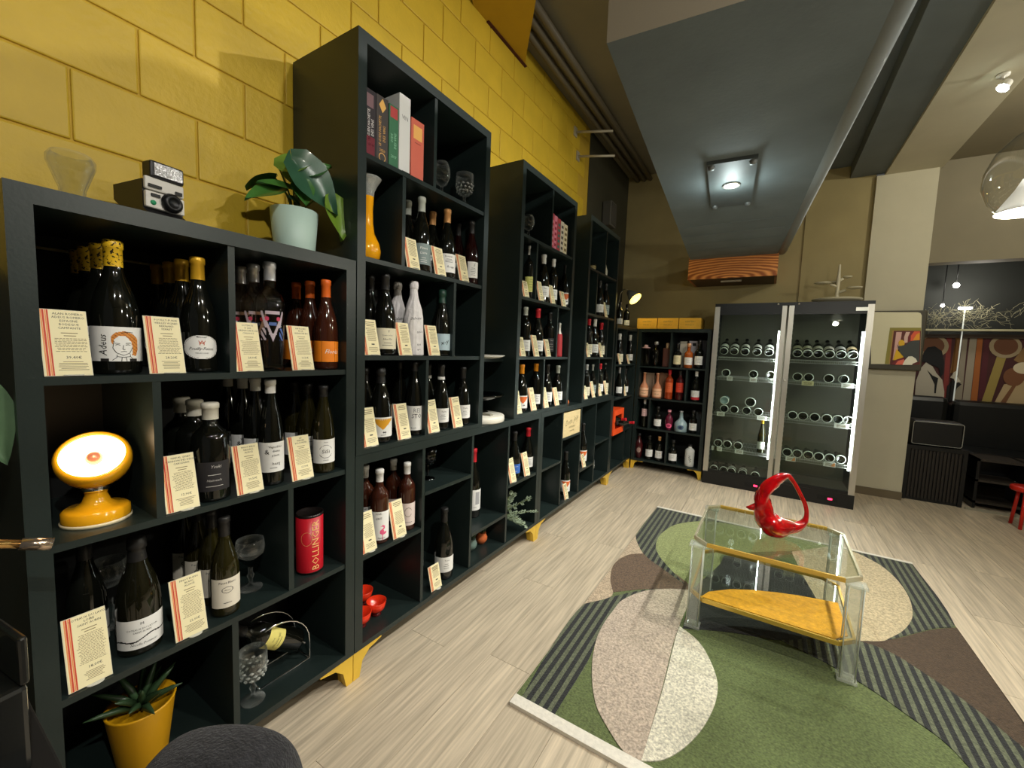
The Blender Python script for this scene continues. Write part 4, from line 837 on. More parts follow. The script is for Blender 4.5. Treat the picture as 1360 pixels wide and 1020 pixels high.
# books
BKS = [(.020, .046, .238, (44, 38, 42), 'LE GUIDE HACHETTE', 'DES VINS', '2018', (225, 220, 215)), (.068, .055, .240, (66, 60, 58), 'LE GUIDE HACHETTE', 'DES VINS', '2020', (220, 170, 90)), (.128, .046, .236, (58, 110, 78), 'GUIDE', 'DES VINS', '2017', (150, 205, 170)),
       (.178, .058, .300, (214, 214, 210), 'VIN', '', '', (90, 90, 90)), (.242, .072, .240, (206, 104, 84), '', '', '', (120, 50, 40))]
BD = ['dark thick wine guide book with white spine lettering, leftmost on the top shelf', 'dark grey wine guide book with gold emblem on its spine', 'green wine guide book with red square on its spine', 'tall white book standing among the wine guides', 'salmon coloured book with a yellow block on its spine']
for (o, wd, h, cl, t1, t2, t3, tc), lab in zip(BKS, BD):
    u = thing('book', lab, 'book', (-.03, 1.016+o, 1.973), 0, 'books on the top shelf of the tall unit')
    MB().box(-.17, 0, 0, wd, 0, h, bev=.0015).build('cover', col(cl), u)
    MB().box(-.1705, -.004, .004, wd-.004, .003, h+.0006).build('pages', mat('page_block', (222, 214, 196), .8), u)
    tm = col(tc); mb = MB(); F = lambda y, z: (.0004, y, z)
    if t1: text_into(mb, t1, .015, lambda x, y: F(wd*.30+x, h*.48+y), 0, pi/2, .75) if h < .29 else text_into(mb, t1, .022, lambda x, y: F(wd/2+x, h*.72+y), 0, 0, .9)
    if t2: text_into(mb, t2, .016, lambda x, y: F(wd*.66+x, h*.46+y), 0, pi/2, .9)
    if t3: text_into(mb, t3, .015, lambda x, y: F(wd*.5+x, h*.20+y), 0, 0, .9)
    if cl[0] == 66: mb.lathe([(.013, 0), (.016, 0)], 20, c=(.0005, wd/2, h*.10), rot=Euler((0, pi/2, 0)).to_matrix()); mb.add([F(wd*.5, h*.97), F(wd*.8, h*.86), F(wd*.5, h*.76), F(wd*.2, h*.86)], [(0,1,2,3)])
    if mb.v: mb.build('lettering', tm, u)
    if cl[0] == 58: MB().add([F(.005, h*.80), F(wd-.005, h*.80), F(wd-.005, h*.97), F(.005, h*.97)], [(0,1,2,3)]).build('red_square', col((176, 66, 66)), u)
    if cl[0] == 206: MB().add([F(.012, h*.68), F(wd-.012, h*.68), F(wd-.012, h*.90), F(.012, h*.90)], [(0,1,2,3)]).build('yellow_block', col((232, 176, 96)), u); mb = MB(); line2(mb, [(.02, h*.62), (wd-.02, h*.62)], .002, lambda a, b, e: F(a, b), 0); mb.build('lettering', tm, u)
    if cl[0] == 44: MB().add([F(.004, h*.74), F(wd-.012, h*.74), F(wd-.012, h*.93), F(.004, h*.93)], [(0,1,2,3)]).build('portrait_patch', col((120, 92, 96)), u); MB().add([F(.004, .012), F(wd-.006, .012), F(wd-.006, .075), F(.004, .075)], [(0,1,2,3)]).build('red_band', col((110, 30, 44)), u)
tag(MB().box(-.12, -.005, 1.190, 1.232, 1.9735, 1.9755).box(-.09, -.086, 1.190, 1.232, 1.9735, 2.06).build('book_end', BLACK), 'small black metal book end under the white book', 'book end')
crystal('round dark wine glass left of the cut crystal goblet, top shelf', (-.12, 1.545, 1.973), .19, .04, cut=False, bowl='wine', group=GL)
crystal('cut crystal goblet on the top shelf of the tall unit', (-.10, 1.692, 1.973), .185, .045, group=GL)
v = thing('amber_vase', 'slim amber glass vase with clear flared rim in the tall unit', 'vase', (-.10, 1.105, 1.613))
AMB = mat('amber_glass', (242, 166, 16), .08, coat=.6, emit=None)
MB().lathe([(0, .004), (.03, .002), (.046, .02), (.05, .045), (.044, .075), (.026, .11), (.020, .15), (.019, .20), (.022, .25)], 28).build('body', AMB, v)
MB().lathe([(.022, .25), (.024, .27), (.036, .295), (.046, .31), (.050, .318), (.046, .322), (.030, .30), (.020, .27)], 16).build('rim', GCUT, v)
# red bowls, dark glass, succulents, eucalyptus
RC = mat('red_orange_glass', (222, 52, 24), .12, coat=.5); RCD = mat('dark_red_glass', (88, 12, 14), .12, coat=.5)
for (x, y, r, h, m, lab) in ((-.10, 1.165, .042, .062, RC, 'small red orange bowl on a short foot, right of its pair'), (-.09, 1.078, .042, .062, RC, 'small red orange bowl half hidden by the unit edge, left of its pair'), (-.21, 1.185, .042, .062, RC, 'small red orange bowl at the back of the bottom cell'), (-.22, 1.075, .05, .13, RCD, 'dark red glass behind the red orange bowls')):
    u = thing('red_bowl', lab, 'bowl', (x, y, .135), 0, 'red bowls in the base unit')
    MB().lathe([(0, .001), (.022, .001), (.020, .008), (.014, .014)], 18).build('foot', RCD, u)
    MB().lathe([(.0, .014), (.024, .016), (r*.85, .03), (r, h), (r*.94, h), (r*.78, .034), (0, .02)], 26).build('bowl', m, u)
crystal('dark cut wine glass in the upper cell of the base unit', (-.13, 1.50, .645), .165, .045, DARKGLASS, cut=True, group=GL)
for (y, m, lab) in ((1.765, (214, 110, 60), 'small orange pot with a dark succulent, leftmost of three'), (1.862, (110, 132, 124), 'small grey-green pot with a dark succulent, middle of three'), (1.965, (206, 108, 60), 'small orange pot with a dark succulent, rightmost of three')):
    u = thing('succulent_pot', lab, 'plant', (-.12, y, .135), 0, 'small succulent pots in the base unit')
    MB().lathe([(0, .001), (.020, .001), (.034, .025), (.035, .042), (.026, .062), (.028, .066), (.022, .066), (0, .058)], 22).build('pot', col(m, .45), u)
    for i in range(9):
        a = i*2.4; d = Vector((cos(a)*.8, sin(a)*.8, .9)).normalized()
        MB().tube([Vector((0, 0, .06)), Vector((0, 0, .06))+d*.025, Vector((0, 0, .062))+d*.048], [.004, .008, .001], 5).build('leaf', ALOE, u)
u = thing('eucalyptus_plant', 'grey-green eucalyptus sprigs in a pot spilling out of the base unit', 'plant', (-.13, 2.17, .135))
MB().lathe([(0, .001), (.032, .001), (.042, .02), (.046, .10), (.042, .10), (0, .09)], 22).build('pot', mat('sage_pot', (128, 144, 112), .5), u)
EUC = mat('eucalyptus_leaf', (150, 164, 138), .55, noise=.15, nscale=30)
rng = random.Random(5); mb = MB(); sb = MB()
for d, L in (((.3, .10, 1), .20), ((.5, -.15, .9), .17), ((.6, .55, .65), .27), ((.7, .75, .25), .27), ((.7, .3, .1), .16), ((.2, .5, .9), .22), ((.8, .0, .4), .16), ((.75, .5, -.05), .18)):
    d = Vector(d).normalized(); pts = [Vector((0, 0, .09))+d*L*t+Vector((0, 0, -.05*t*t)) for t in (0, .25, .5, .75, 1)]; sb.tube(pts, .0018, 5)
    for i in range(11):
        t = .2+.8*i/11; pnt = Vector((0, 0, .09))+d*L*t+Vector((0, 0, -.05*t*t))
        for s in (1, -1):
            q = (d.cross(Vector((rng.uniform(-.4, .4), rng.uniform(-.4, .4), 1))).normalized()*s+d*.5).normalized(); n = q.cross(d).normalized(); w = q.cross(n); l_ = .042*(1.1-t*.4)
            mb.add([pnt, pnt+q*l_*.5+w*.0115, pnt+q*l_, pnt+q*l_*.5-w*.0115], [(0,1,2,3)])
sb.build('stems', mat('leaf_stem', (96, 110, 50), .5), u); o = mb.build('foliage', EUC, u); o['kind'] = 'stuff'
crystal('dark glass goblet in the first cell past the brass feet', (-.12, 2.62, .482), .13, .035, DARKGLASS, cut=False, bowl='wine', group=GL)
u = MB().lathe([(0, .0), (.05, .0), (.095, .008), (.10, .016), (.09, .014), (0, .006)], 32, rot=Euler((0, pi/2-.15, 0)).to_matrix()).build('white_dish', WHITE, None, (-.17, 2.515+.085, .135+.1)); tag(u, 'white round dish standing on edge in the base unit', 'dish')
def crate(label, loc, sx, sy, sz, c, rotz=0, cat='crate', script=None, group=None):
    u = thing('wooden_crate', label, cat, loc, rotz, group); m = mat('pine_%d' % c[0], c, .55, noise=.08, nscale=12, stretch=(1, 1, 8))
    MB().box(-.012, 0, 0, sy, 0, sz).build('front_board', m, u); MB().box(-sx, -.012, 0, .012, 0, sz).build('side_board', m, u); MB().box(-sx, -.012, sy-.012, sy, 0, sz).build('side_board', m, u); MB().box(-sx, -.012, .012, sy-.012, 0, .01).build('bottom_board', m, u); MB().box(-sx, -.012, .012, sy-.012, sz-.01, sz).build('lid_board', m, u)
    mb = MB(); F = lambda y, z, e=0: (.0005, y, z)
    for t, s, y, z, sh, ro in script or []: text_into(mb, t, s, lambda a, b: F(y+a, z+b), 0, ro, 1, shear=sh)
    if mb.v: mb.build('lettering', INKB, u)
    return u
crate('cream wooden wine crate with branded script between two cells', (-.012, 2.822, .645), .30, .332, .188, (222, 200, 150), script=[('Dom. Joly', .060, .17, .115, .4, .12), ('SAVENNIERES', .020, .17, .066, 0, 0), ('GRAND VIN', .016, .17, .036, 0, 0)])
crystal('clear stemmed goblet on the floor shelf past the wine crate', (-.08, 3.62, .135), .165, .042, cut=True, group=GL)
crystal('small clear glass on the floor shelf under the orange label bottle', (-.12, 3.27, .135), .12, .035, cut=False, group=GL)
u = thing('grey_pot_plant', 'small green sprig in a grey pot, corner unit floor shelf', 'plant', (-.10, 4.08, .135))
MB().lathe([(0, .001), (.040, .001), (.042, .11), (.038, .11), (0, .10)], 20).build('pot', col((78, 84, 82)), u)
for i in range(10):
    a = i*2.4; leaf(u, (0, 0, .10), (cos(a)*.06, sin(a)*.06, .15+.02*(i % 4)), (cos(a+1), sin(a+1), .6), .02, LEAFD, shape=1)
# orange crate with bottles lying in it
u = thing('orange_crate', 'bright orange wine crate lying open towards the room, corner unit', 'crate', (0.012, 3.968, .482))
OR = mat('orange_paint', (232, 78, 26), .5, noise=.06, nscale=20); ORD = mat('red_orange_inside', (196, 50, 20), .6)
for nm, a in (('bottom_board', (-.30, 0, 0, .322, 0, .012)), ('top_board', (-.30, 0, 0, .322, .238, .25)), ('side_board', (-.30, 0, 0, .012, .012, .238)), ('side_board', (-.30, 0, .31, .322, .012, .238)), ('front_board', (-.012, 0, .012, .31, .012, .055)), ('front_board', (-.012, 0, .012, .31, .195, .238)), ('front_board', (-.012, 0, .012, .05, .055, .195)), ('front_board', (-.012, 0, .27, .31, .055, .195))): MB().box(*a).build(nm, OR, u)
for i, (y, z, xx) in enumerate(((4.07, .575, -.25), (4.165, .60, -.22), (4.205, .56, -.16))):
    b = bottle('dark bottle neck poking out of the orange crate, '+['left', 'middle', 'right and longest'][i], 'bdx', .9, 'gblack', ['cblack', 'cred', 'cred'][i], None, (xx, y, z), .30, 0, 'bottles in the orange crate'); b.rotation_euler = (0, radians(84), radians(12*(i-1)))
# gap between the tall units
tag(MB().lathe([(0, 0), (.085, 0), (.12, .006), (.145, .018), (.14, .021), (.115, .012), (0, .006)], 36).build('white_platter', WHITE, None, (-.15, 1.935, 1.2405)), 'white platter on the wall shelf between the tall units', 'plate')
cu = thing('white_cup', 'white cup with a handle showing past the tall unit edge', 'cup', (-.14, 1.862, 1.262))
MB().lathe([(0, .001), (.024, .001), (.034, .03), (.038, .085), (.035, .085), (0, .01)], 22).build('body', WHITE, cu); MB().tube([(0, .034+.0*i, 0) if 0 else (0, .034+.026*sin(pi*i/8), .02+.05*i/8) for i in range(9)], .004, 6).build('handle', WHITE, cu)
tb = thing('marble_board', 'round white marble board on the base unit between the tall units', 'board', (-.14, 1.915, .884))
MB().lathe([(0, 0), (.150, 0), (.155, .006), (.155, .030), (.150, .036), (0, .036)], 40).build('disc', mat('white_marble', (222, 218, 204), .3, noise=.12, nscale=9), tb); MB().box(-.02, .10, -.015, .015, .036, .046, bev=.003).build('handle_strip', mat('grey_strip', (150, 146, 130), .4), tb)
tg = thing('glass_tray', 'dark smoked glass tray on a foot above the white marble board', 'tray', (-.15, 1.95, .931))
MB().lathe([(.05, 0), (.02, .01), (.015, .05), (.03, .075)], 20).build('foot', DARKGLASS, tg); MB().lathe([(0, .078), (.10, .076), (.135, .095), (.14, .105), (.13, .10), (.095, .084), (0, .086)], 36).build('dish', DARKGLASS, tg)
fg = thing('orange_bird', 'tiny orange bird ornament on the base unit', 'ornament', (-.05, 2.94, .884)); MB().lathe([(0, 0), (.018, .004), (.026, .02), (.02, .038), (.012, .048), (.014, .058), (.006, .068), (0, .07)], 16).build('body', col((214, 110, 50)), fg); MB().tube([(0, .012, .058), (0, .03, .056)], [.005, .001], 6).build('beak', col((230, 190, 80)), fg)
# second tall unit: glass, books, red mill, carafe
crystal('small round wine glass on the top shelf of second tall unit', (-.08, 2.31, 1.973), .16, .038, cut=False, bowl='wine', group=GL)
bl = ['red', 'pink patterned', 'green and red patterned', 'cream', 'pale cream']
for i, (o, wd, h, cl, c2) in enumerate(((.0, .05, .235, (206, 84, 96), (235, 180, 190)), (.054, .045, .23, (226, 130, 150), (150, 30, 50)), (.103, .05, .225, (178, 70, 76), (60, 120, 110)), (.157, .05, .22, (216, 206, 186), (80, 70, 60)), (.211, .055, .215, (226, 212, 176), (120, 100, 60)))):
    u = thing('cookbook', bl[i]+' cookbook standing on the top shelf of second tall unit', 'book', (-.03, 2.515+o, 1.973), 0, 'cookbooks on the top shelf of the second tall unit')
    MB().box(-.17, 0, 0, wd, 0, h, bev=.0015).build('cover', col(cl), u); MB().box(-.1705, -.004, .004, wd-.004, .003, h+.0006).build('pages', mat('page_block', (222, 214, 196), .8), u)
    mb = MB()
    for k in range(5): mb.box(0, .0004, .010, wd-.010, .03+k*.036, .048+k*.036)
    mb.build('spine_print', col(c2), u)
u = MB().box(-.06, 0, 0, .004, 0, .19).build('thin_book', mat('dark_leather', (48, 34, 30), .5), None, (-.03, 2.79, 1.973), (0, 0, 0)); tag(u, 'thin dark book at the end of the cookbook row', 'book', 'cookbooks on the top shelf of the second tall unit')
u = thing('pepper_mill', 'slim red bottle-shaped mill with silver neck, second tall unit', 'mill', (-.05, 2.765, 1.255)); MB().lathe([(0, 0), (.024, 0), (.026, .01), (.024, .15), (.020, .165)], 18).build('body', col((204, 60, 66)), u); MB().lathe([(.020, .165), (.012, .19), (.011, .23), (.014, .24), (.0, .25)], 14).build('neck', STEEL, u)
u = thing('carafe', 'clear glass carafe beside the slim red mill', 'carafe', (-.19, 2.785, 1.255)); MB().lathe([(0, .002), (.04, .002), (.042, .01), (.034, .12), (.018, .17), (.016, .22), (.026, .26), (.024, .26), (.014, .22)], 20).build('body', GTHIN, u)
u = thing('candle_jar', 'small cream candle jar on the third tall unit', 'candle', (-.06, 3.36, 1.973)); MB().lathe([(0, .001), (.032, .001), (.033, .055), (.029, .055), (0, .05)], 18).build('jar', GTHIN, u); MB().lathe([(0, .003), (.03, .003), (.03, .04), (0, .042)], 18).build('wax', col((214, 200, 150)), u); MB().lathe([(.034, .02), (.034, .042)], 18).build('label', col((170, 150, 100)), u)
u = thing('white_vase', 'white leaf-shaped vase on the top shelf of third tall unit', 'vase', (-.07, 3.71, 1.973)); MB().lathe([(0, .0), (.02, .002), (.034, .03), (.036, .06), (.020, .10), (.008, .125), (.0, .13)], 20, sx=.6).build('body', col((214, 208, 186), .4), u); MB().tube([(0, .034, .05), (0, .055, .06), (0, .05, .085)], .005, 6).build('handle', col((214, 208, 186), .4), u)

# ================================================================== CORNER: DESK LAMP, CRATES, SPIRITS
dl = thing('desk_lamp', 'grey desk lamp with conical shade on top of the corner unit', 'lamp', (-.16, 4.50, 1.575))
GL_ = mat('grey_lamp_metal', (112, 114, 108), .45); HR = Vector((0, 0, -1)).rotation_difference(Vector((.70, -.22, -.68)).normalized()).to_matrix()
MB().lathe([(0, 0), (.055, 0), (.055, .012), (.01, .018)], 24).build('base', GL_, dl); MB().tube([(0, 0, .015), (-.02, 0, .25), (-.004, 0, .37), (.03, 0, .41), (.07, -.02, .405)], .006, 8).build('arm', CHROME, dl)
MB().lathe([(.012, .07), (.028, .055), (.036, .03), (.075, -.065), (.072, -.065), (.032, .028), (0, .045)], 28, c=(.12, 0, .345), rot=HR).build('shade', GL_, dl)
MB().lathe([(.069, -.062), (.045, -.01), (.0, .0)], 24, c=(.12, 0, .345), rot=HR).build('shade_lining', mat('lit_lining', (240, 220, 120), .5, emit=(255, 226, 90), es=1.3), dl)
_d = bpy.data.lights.new('desk_lamp_light', 'POINT'); _d.energy = 1.3; _d.color = (1, .78, .28); _d.shadow_soft_size = .03
_o = bpy.data.objects.new('desk_lamp_light', _d); COL.objects.link(_o); _o.location = (.02, 4.485, 1.865)
for i in range(3):
    u = crate('flat wooden wine crate on the spirits unit, '+['nearest the corner', 'middle of three', 'nearest the fridge'][i], (0, 0, 0), .26, .214, .118, (232, 180, 62), -pi/2, 'crate', [('CHATEAU', .022, .107, .08, 0, 0), ('MARGAUX', .018, .107, .045, 0, 0)], 'flat crates on the spirits unit'); u.location = (-.028+.222*i, 4.735, 1.5755)
YB = 4.762
SP = [  # label, shape, rs, glass, cap, lab, x, floor, h
 ('pear shaped clear gin bottle', 'pear', 1.0, 'gclear', 'csilver', None, .192, 1.165, .275), ('whisky bottle with cream label and black neck, white carton behind', 'wh', 1.0, 'gblack', 'cblack', 'lcream', .417, 1.165, .263),
 ('golden whisky bottle with white label', 'wh', 1.05, 'gamber', 'ccopper', 'lwhite', .530, 1.165, .262), ('dark whisky bottle with white label beside the fridge', 'wh', 1.05, 'gblack', 'cblack', 'lwhite', .630, 1.165, .30),
 ('squat pink gold rose bottle with peach label, leftmost', 'dec', 1.05, 'gcopper', 'ccopper', 'lpeach', .085, .815, .28), ('squat pink gold rose bottle with peach label, second from left', 'dec', 1.05, 'gcopper', 'ccopper', 'lpeach', .228, .815, .28),
 ('orange brown bottle with orange label', 'bdx', 1.1, 'gorange', 'cred', 'lorange', .352, .815, .325), ('dark bottle with bright red label', 'bdx', 1.1, 'gmaroon', 'cblack', 'lred', .462, .815, .322), ('dark bottle with white port label, alone in its cell', 'bdx', 1.15, 'gblack', 'cwhite', 'lport', .622, .815, .322),
 ('dark bottle with white capsule and pale pink label', 'bdx', .9, 'gblack', 'cwhite', 'lpink', .108, .475, .315), ('dark rum bottle with white label', 'wh', 1.0, 'gblack', 'cblack', 'lwhite', .256, .475, .25), ('pink gin bottle with a pink disc label', 'pear', .85, 'gpink', 'cpink', 'ldisc', .376, .475, .225),
 ('frosted clear gin bottle with a blue disc label', 'dec', 1.45, 'gpale', 'csilver', 'ldiscb', .500, .475, .225), ('dark bottle with square white label beside the fridge', 'wh', 1.0, 'gblack', 'cblack', 'lwhite', .622, .475, .245),
 ('dark maroon pear shaped bottle with oval label', 'pear', .85, 'gmaroon', 'cblack', 'ldark', .070, .115, .285), ('dark bottle with white label and black capsule', 'bdx', 1.1, 'gblack', 'cblack', 'lwhite', .186, .115, .272), ('dark bottle with white label and gold capsule', 'bdx', 1.1, 'gblack', 'cgold2', 'lwhite', .292, .115, .275),
 ('square dark bottle with wide white label', 'wh', 1.1, 'gblack', 'cblack', 'lwhite', .440, .115, .258), ('white ceramic gin bottle with black print', 'jug', .95, 'gwhite', 'cblack', 'lblock', .612, .115, .235)]
ROW = {1.165: 'top row of spirits unit', .815: 'second row of spirits unit', .475: 'third row of spirits unit', .115: 'bottom row of spirits unit'}
for d, sh, rs, g, c, lab, x, fl, h in SP:
    bottle(d+', '+ROW[fl], sh, rs, g, c, lab, (x, YB, fl), h, atan2(-YB, 1.26-x)*1.0, 'spirit bottles on the corner unit', 'spirit bottle')
def sqb(label, x, y, fl, w, d, h, m, cap):
    u = thing('square_bottle', label, 'bottle', (x, y, fl), 0, 'spirit bottles on the corner unit')
    MB().box(-w/2, w/2, -d/2, d/2, 0, h*.84, bev=.012).build('glass', m, u); MB().lathe([(.018, h*.83), (.018, h*.90)], 14).build('neck', m, u); MB().lathe([(.034, h*.84), (.05, h*.86), (.048, h*.88), (.022, h*.90), (.020, h), (0, h)], 16).build('stopper', cap, u)
    return u
sqb('square clear gin bottle with pinkish wrapped top, top row of spirits unit', .080, YB, 1.165, .115, .10, .235, GLASSM['gclear'], col((206, 170, 176)))
u = thing('gift_tube', 'dark brown spirit bottle in leather look, top row of spirits unit', 'bottle', (.312, YB, 1.165)); MB().box(-.042, .042, -.04, .04, 0, .205, bev=.01).build('body', GLASSM['gbrown'], u); MB().lathe([(.02, .205), (.018, .215), (.018, .26), (0, .262)], 14).build('cap', col((196, 170, 160)), u)
for (x, fl, w, h, cl, lab) in ((.455, 1.165, .07, .285, (222, 212, 190), 'white carton behind the cream label whisky'), (.565, 1.165, .105, .29, (218, 208, 214), 'white carton with black top square behind the golden whisky'), (.675, 1.165, .06, .30, (84, 80, 84), 'grey carton behind the dark whisky bottle'),
        (.118, .815, .10, .27, (176, 150, 126), 'pale brown carton behind the leftmost rose bottle'), (.270, .815, .085, .28, (160, 116, 86), 'copper carton with circles behind the second rose bottle'), (.66, .475, .05, .22, (80, 84, 84), 'dark grey carton behind the square white label bottle')):
    u = thing('carton', lab, 'carton', (x, 4.86, fl), 0, 'cartons behind the spirit bottles'); MB().box(-w/2, w/2, 0, .07, 0, h, bev=.001).build('box', col(cl), u); MB().box(-w/2, w/2, -.0005, .0705, h*.9, h+.001).build('lid', col(tuple(int(v*.9) for v in cl)), u)
    if cl[2] == 214: MB().box(-.018, .018, -.0012, 0, h*.82, h*.93).build('black_square', BLACK, u)

# ================================================================== WINE FRIDGE
fr = thing('wine_fridge', 'tall double door glass wine fridge with steel frames and lit strips', 'fridge', (.765, 4.63, 0))
FW, FD, FH = 1.225, .60, 1.822
INB = mat('fridge_liner', (112, 109, 92), .5)
MB().box(0, FW, .03, FD, 0, .075).build('plinth', BLACK, fr)
MB().box(0, FW, 0, FD, FH-.03, FH).build('top_panel', BLACK, fr)
MB().box(0, .012, .03, FD, .075, FH-.03).build('side_panel', BLACK, fr); MB().box(FW-.012, FW, .03, FD, .075, FH-.03).build('side_panel', BLACK, fr); MB().box(.012, FW-.012, FD-.012, FD, .075, FH-.03).build('back_panel', INB, fr); MB().box(.012, FW-.012, .04, FD-.012, .075, .10).build('floor_panel', INB, fr); MB().box(FW/2-.02, FW/2+.02, .04, FD-.012, .10, FH-.03).build('partition', INB, fr)
bp_ = MB().box(0, FW, -.004, .03, .0, .125).build('base_grille', BLACK, fr)
REDL = mat('red_led', (255, 60, 90), .4, emit=(255, 40, 80), es=4)
for x in (.44, 1.02):
    MB().box(x-.06, x+.09, -.006, -.004, .04, .085).build('control_panel', BLACKM, bp_)
    MB().box(x+.02, x+.052, -.0075, -.006, .052, .068).build('led_display', REDL, bp_)
LEDM = mat('led_strip_white', (255, 255, 250), .5, emit=(245, 248, 255), es=44)
SH = [1.30, 1.10, .735, .375]
for dx, lab in ((.0, 'left'), (.6125, 'right')):
    d = MB().box(dx+(.006 if dx else 0), dx+.046, 0, .03, .125, FH-.03).build('door_stile', STEEL, fr); MB().box(dx+.566, dx+(.611 if dx else .602), 0, .03, .125, FH-.03).build('door_stile', STEEL, fr)
    MB().box(dx+.046, dx+.566, .0, .03, .125, .15).build('door_rail', BLACK, fr); MB().box(dx+.046, dx+.566, .0, .03, FH-.11, FH-.03).build('door_rail', BLACK, fr)
    MB().box(dx+.046, dx+.566, .010, .016, .15, FH-.11).build('door_glass', GDOOR, fr)
    MB().lathe([(0, -.012), (.008, -.010), (.010, 0)], 12, c=(dx+(.585 if dx == 0 else .02), 0, 1.10), rot=Euler((pi/2, 0, 0)).to_matrix() @ Matrix.Scale(-1, 3, (0, 0, 1))).build('door_knob', STEEL, fr)
    MB().box(dx+.551, dx+.560, .034, .046, .33, 1.56).build('led_strip', LEDM, fr)
    hb = MB()
    for i in range(32): hb.box(dx+.047, dx+.052, .034, .040, .2+i*.046, .214+i*.046)
    o = hb.build('rack_holes', mat('pale_dots', (170, 170, 160), .5), fr); o['kind'] = 'stuff'
    for z in SH:
        sb = MB()
        for i in range(36): x = dx+.06+i*.0135; sb.box(x, x+.003, .07, .52, z-.003, z)
        for y in (.065, .30, .52): sb.box(dx+.052, dx+.556, y, y+.005, z-.008, z-.003)
        sb.box(dx+.052, dx+.556, .060, .064, z-.032, z-.028); sb.box(dx+.556, dx+.560, .062, .20, z-.010, z-.003)
        for i in range(36): x = dx+.06+i*.0135; sb.box(x, x+.0022, .060, .063, z-.03, z)
        sb.build('wire_shelf', mat('grey_wire', (176, 176, 170), .4, .2), fr)
MB().box(1.10, 1.185, -.002, 0, FH-.085, FH-.055).build('badge', mat('silver_badge', (206, 206, 198), .3, .5), fr)
MB().lathe([(0, -.004), (.007, -.003), (.008, 0)], 10, c=(.53, 0, FH-.015), rot=Euler((pi/2, 0, 0)).to_matrix() @ Matrix.Scale(-1, 3, (0, 0, 1))).build('lock', STEEL, fr); MB().lathe([(0, -.004), (.007, -.003), (.008, 0)], 10, c=(.69, 0, FH-.015), rot=Euler((pi/2, 0, 0)).to_matrix() @ Matrix.Scale(-1, 3, (0, 0, 1))).build('lock', STEEL, fr)
NL = [0]
BASE_GLINT = mat('bottle_base_glint', (236, 238, 228), .15, coat=.5)  # near-white ring paints the punt reflection onto each bottle base
def lying(x, z, tilt, g, lab, label, r=1.0, y=4.715):
    u = thing('fridge_bottle', label, 'bottle', (x, y, z+.041*r), 0, 'bottles lying in the wine fridge')
    u.rotation_euler = (radians(-90+tilt), 0, 0)
    place('glass', cached(('g', 'bur', r, .30, g), lambda: glass_mesh('bur', r, .30, g)), u)
    place('base_ring', cached(('rim', r), lambda: MB().lathe([(.0352*r, -.0006), (.040*r, -.0004), (.0418*r, .004), (.0416*r, .009)], 24).mesh('base_ring', [BASE_GLINT])), u)  # ring only carries the painted base glint
    if lab: place('label', cached(('fl', lab, r), lambda: fl_label(lab, r)), u)
    return u
def fl_label(lab, r):
    mb = MB(); F = lambda a, z: (.0416*r*sin(a), -.0416*r*cos(a), z); n = 12
    mb.add([F(-1.3+2.6*i/n, z) for i in range(n+1) for z in (.04, .10)], [(2*i, 2*i+2, 2*i+3, 2*i+1) for i in range(n)], 0, True); return mb.mesh('label', [col(lab)])
ORD_ = ['first', 'second', 'third', 'fourth', 'fifth', 'sixth', 'seventh']
FB = [('left', 0, [(.865, (226, 226, 214)), (.957, (226, 224, 214)), (1.052, (214, 212, 200)), (1.155, (216, 214, 204)), (1.255, (244, 244, 238))], 25), ('right', 0, [(1.482, (196, 190, 160)), (1.560, (204, 198, 176)), (1.640, (206, 202, 184)), (1.722, (214, 206, 196)), (1.805, (220, 208, 206)), (1.887, (204, 180, 140))], 25),
      ('left', 1, [(1.14, None), (1.285, None), (.90, None)], 0), ('right', 1, [(1.50, None), (1.585, None), (1.735, None), (1.84, None)], 0),
      ('left', 2, [(.91, None), (1.11, None), (1.21, None), (1.0, None)], 0), ('right', 2, [(1.49, None), (1.57, None), (1.66, None), (1.75, None), (1.83, None), (1.905, None)], 0),
      ('left', 3, [(.88, None), (.965, None), (1.06, None)], 0), ('right', 3, [(1.475, None), (1.555, None), (1.64, None), (1.72, None), (1.80, None), (1.88, None)], 0)]
RW = ['top', 'second', 'third', 'fourth']
for side, row, L, tl in FB:
    for i, (x, lab) in enumerate(sorted(L)):
        lying(x, SH[row]+(.018 if tl else 0), tl, ['gblack', 'golive'][(i+row) % 2], lab, '%s bottle from left on the %s shelf behind the %s fridge door' % (ORD_[i], RW[row], side), .95)
for i, x in enumerate((.86, .95, 1.02, 1.12, 1.23)): lying(x, .10, 0, 'golive', (214, 214, 206) if i in (2, 3) else None, '%s bottle from left on the fridge floor behind the left door' % ORD_[i], .95)
lying(1.135, SH[2]+.08, 0, 'golive', None, 'large bottle stacked on others on the third shelf of the left fridge', 1.15)
lying(.905, SH[2]+.082, 0, 'gpale', None, 'pale bottle base stacked at the left of the third fridge shelf')
b = bottle('slim pale yellow bottle standing upright at right of the fourth fridge shelf', 'hock', .9, 'gyellow', 'cgold', 'textB', (1.255, 4.72, SH[3]), .33, -pi/2, None)
TG = [(.0, 1, 1.145, PAPERW, .062), (0, 2, .885, PAPERW, .07), (0, 2, 1.245, PAPERW, .085), (0, 3, .885, PAPERW, .075), (0, 3, .85, PAPERW, .05), (0, 3, 1.075, PAPERW, .075), (0, 1, .94, PAPERW, .05), (1, 1, 1.58, PAPERC, .09), (1, 1, 1.87, PAPERW, .09), (1, 2, 1.855, PAPERW, .10), (1, 3, 1.505, PAPERW, .08), (1, 3, 1.80, PAPERW, .09)]
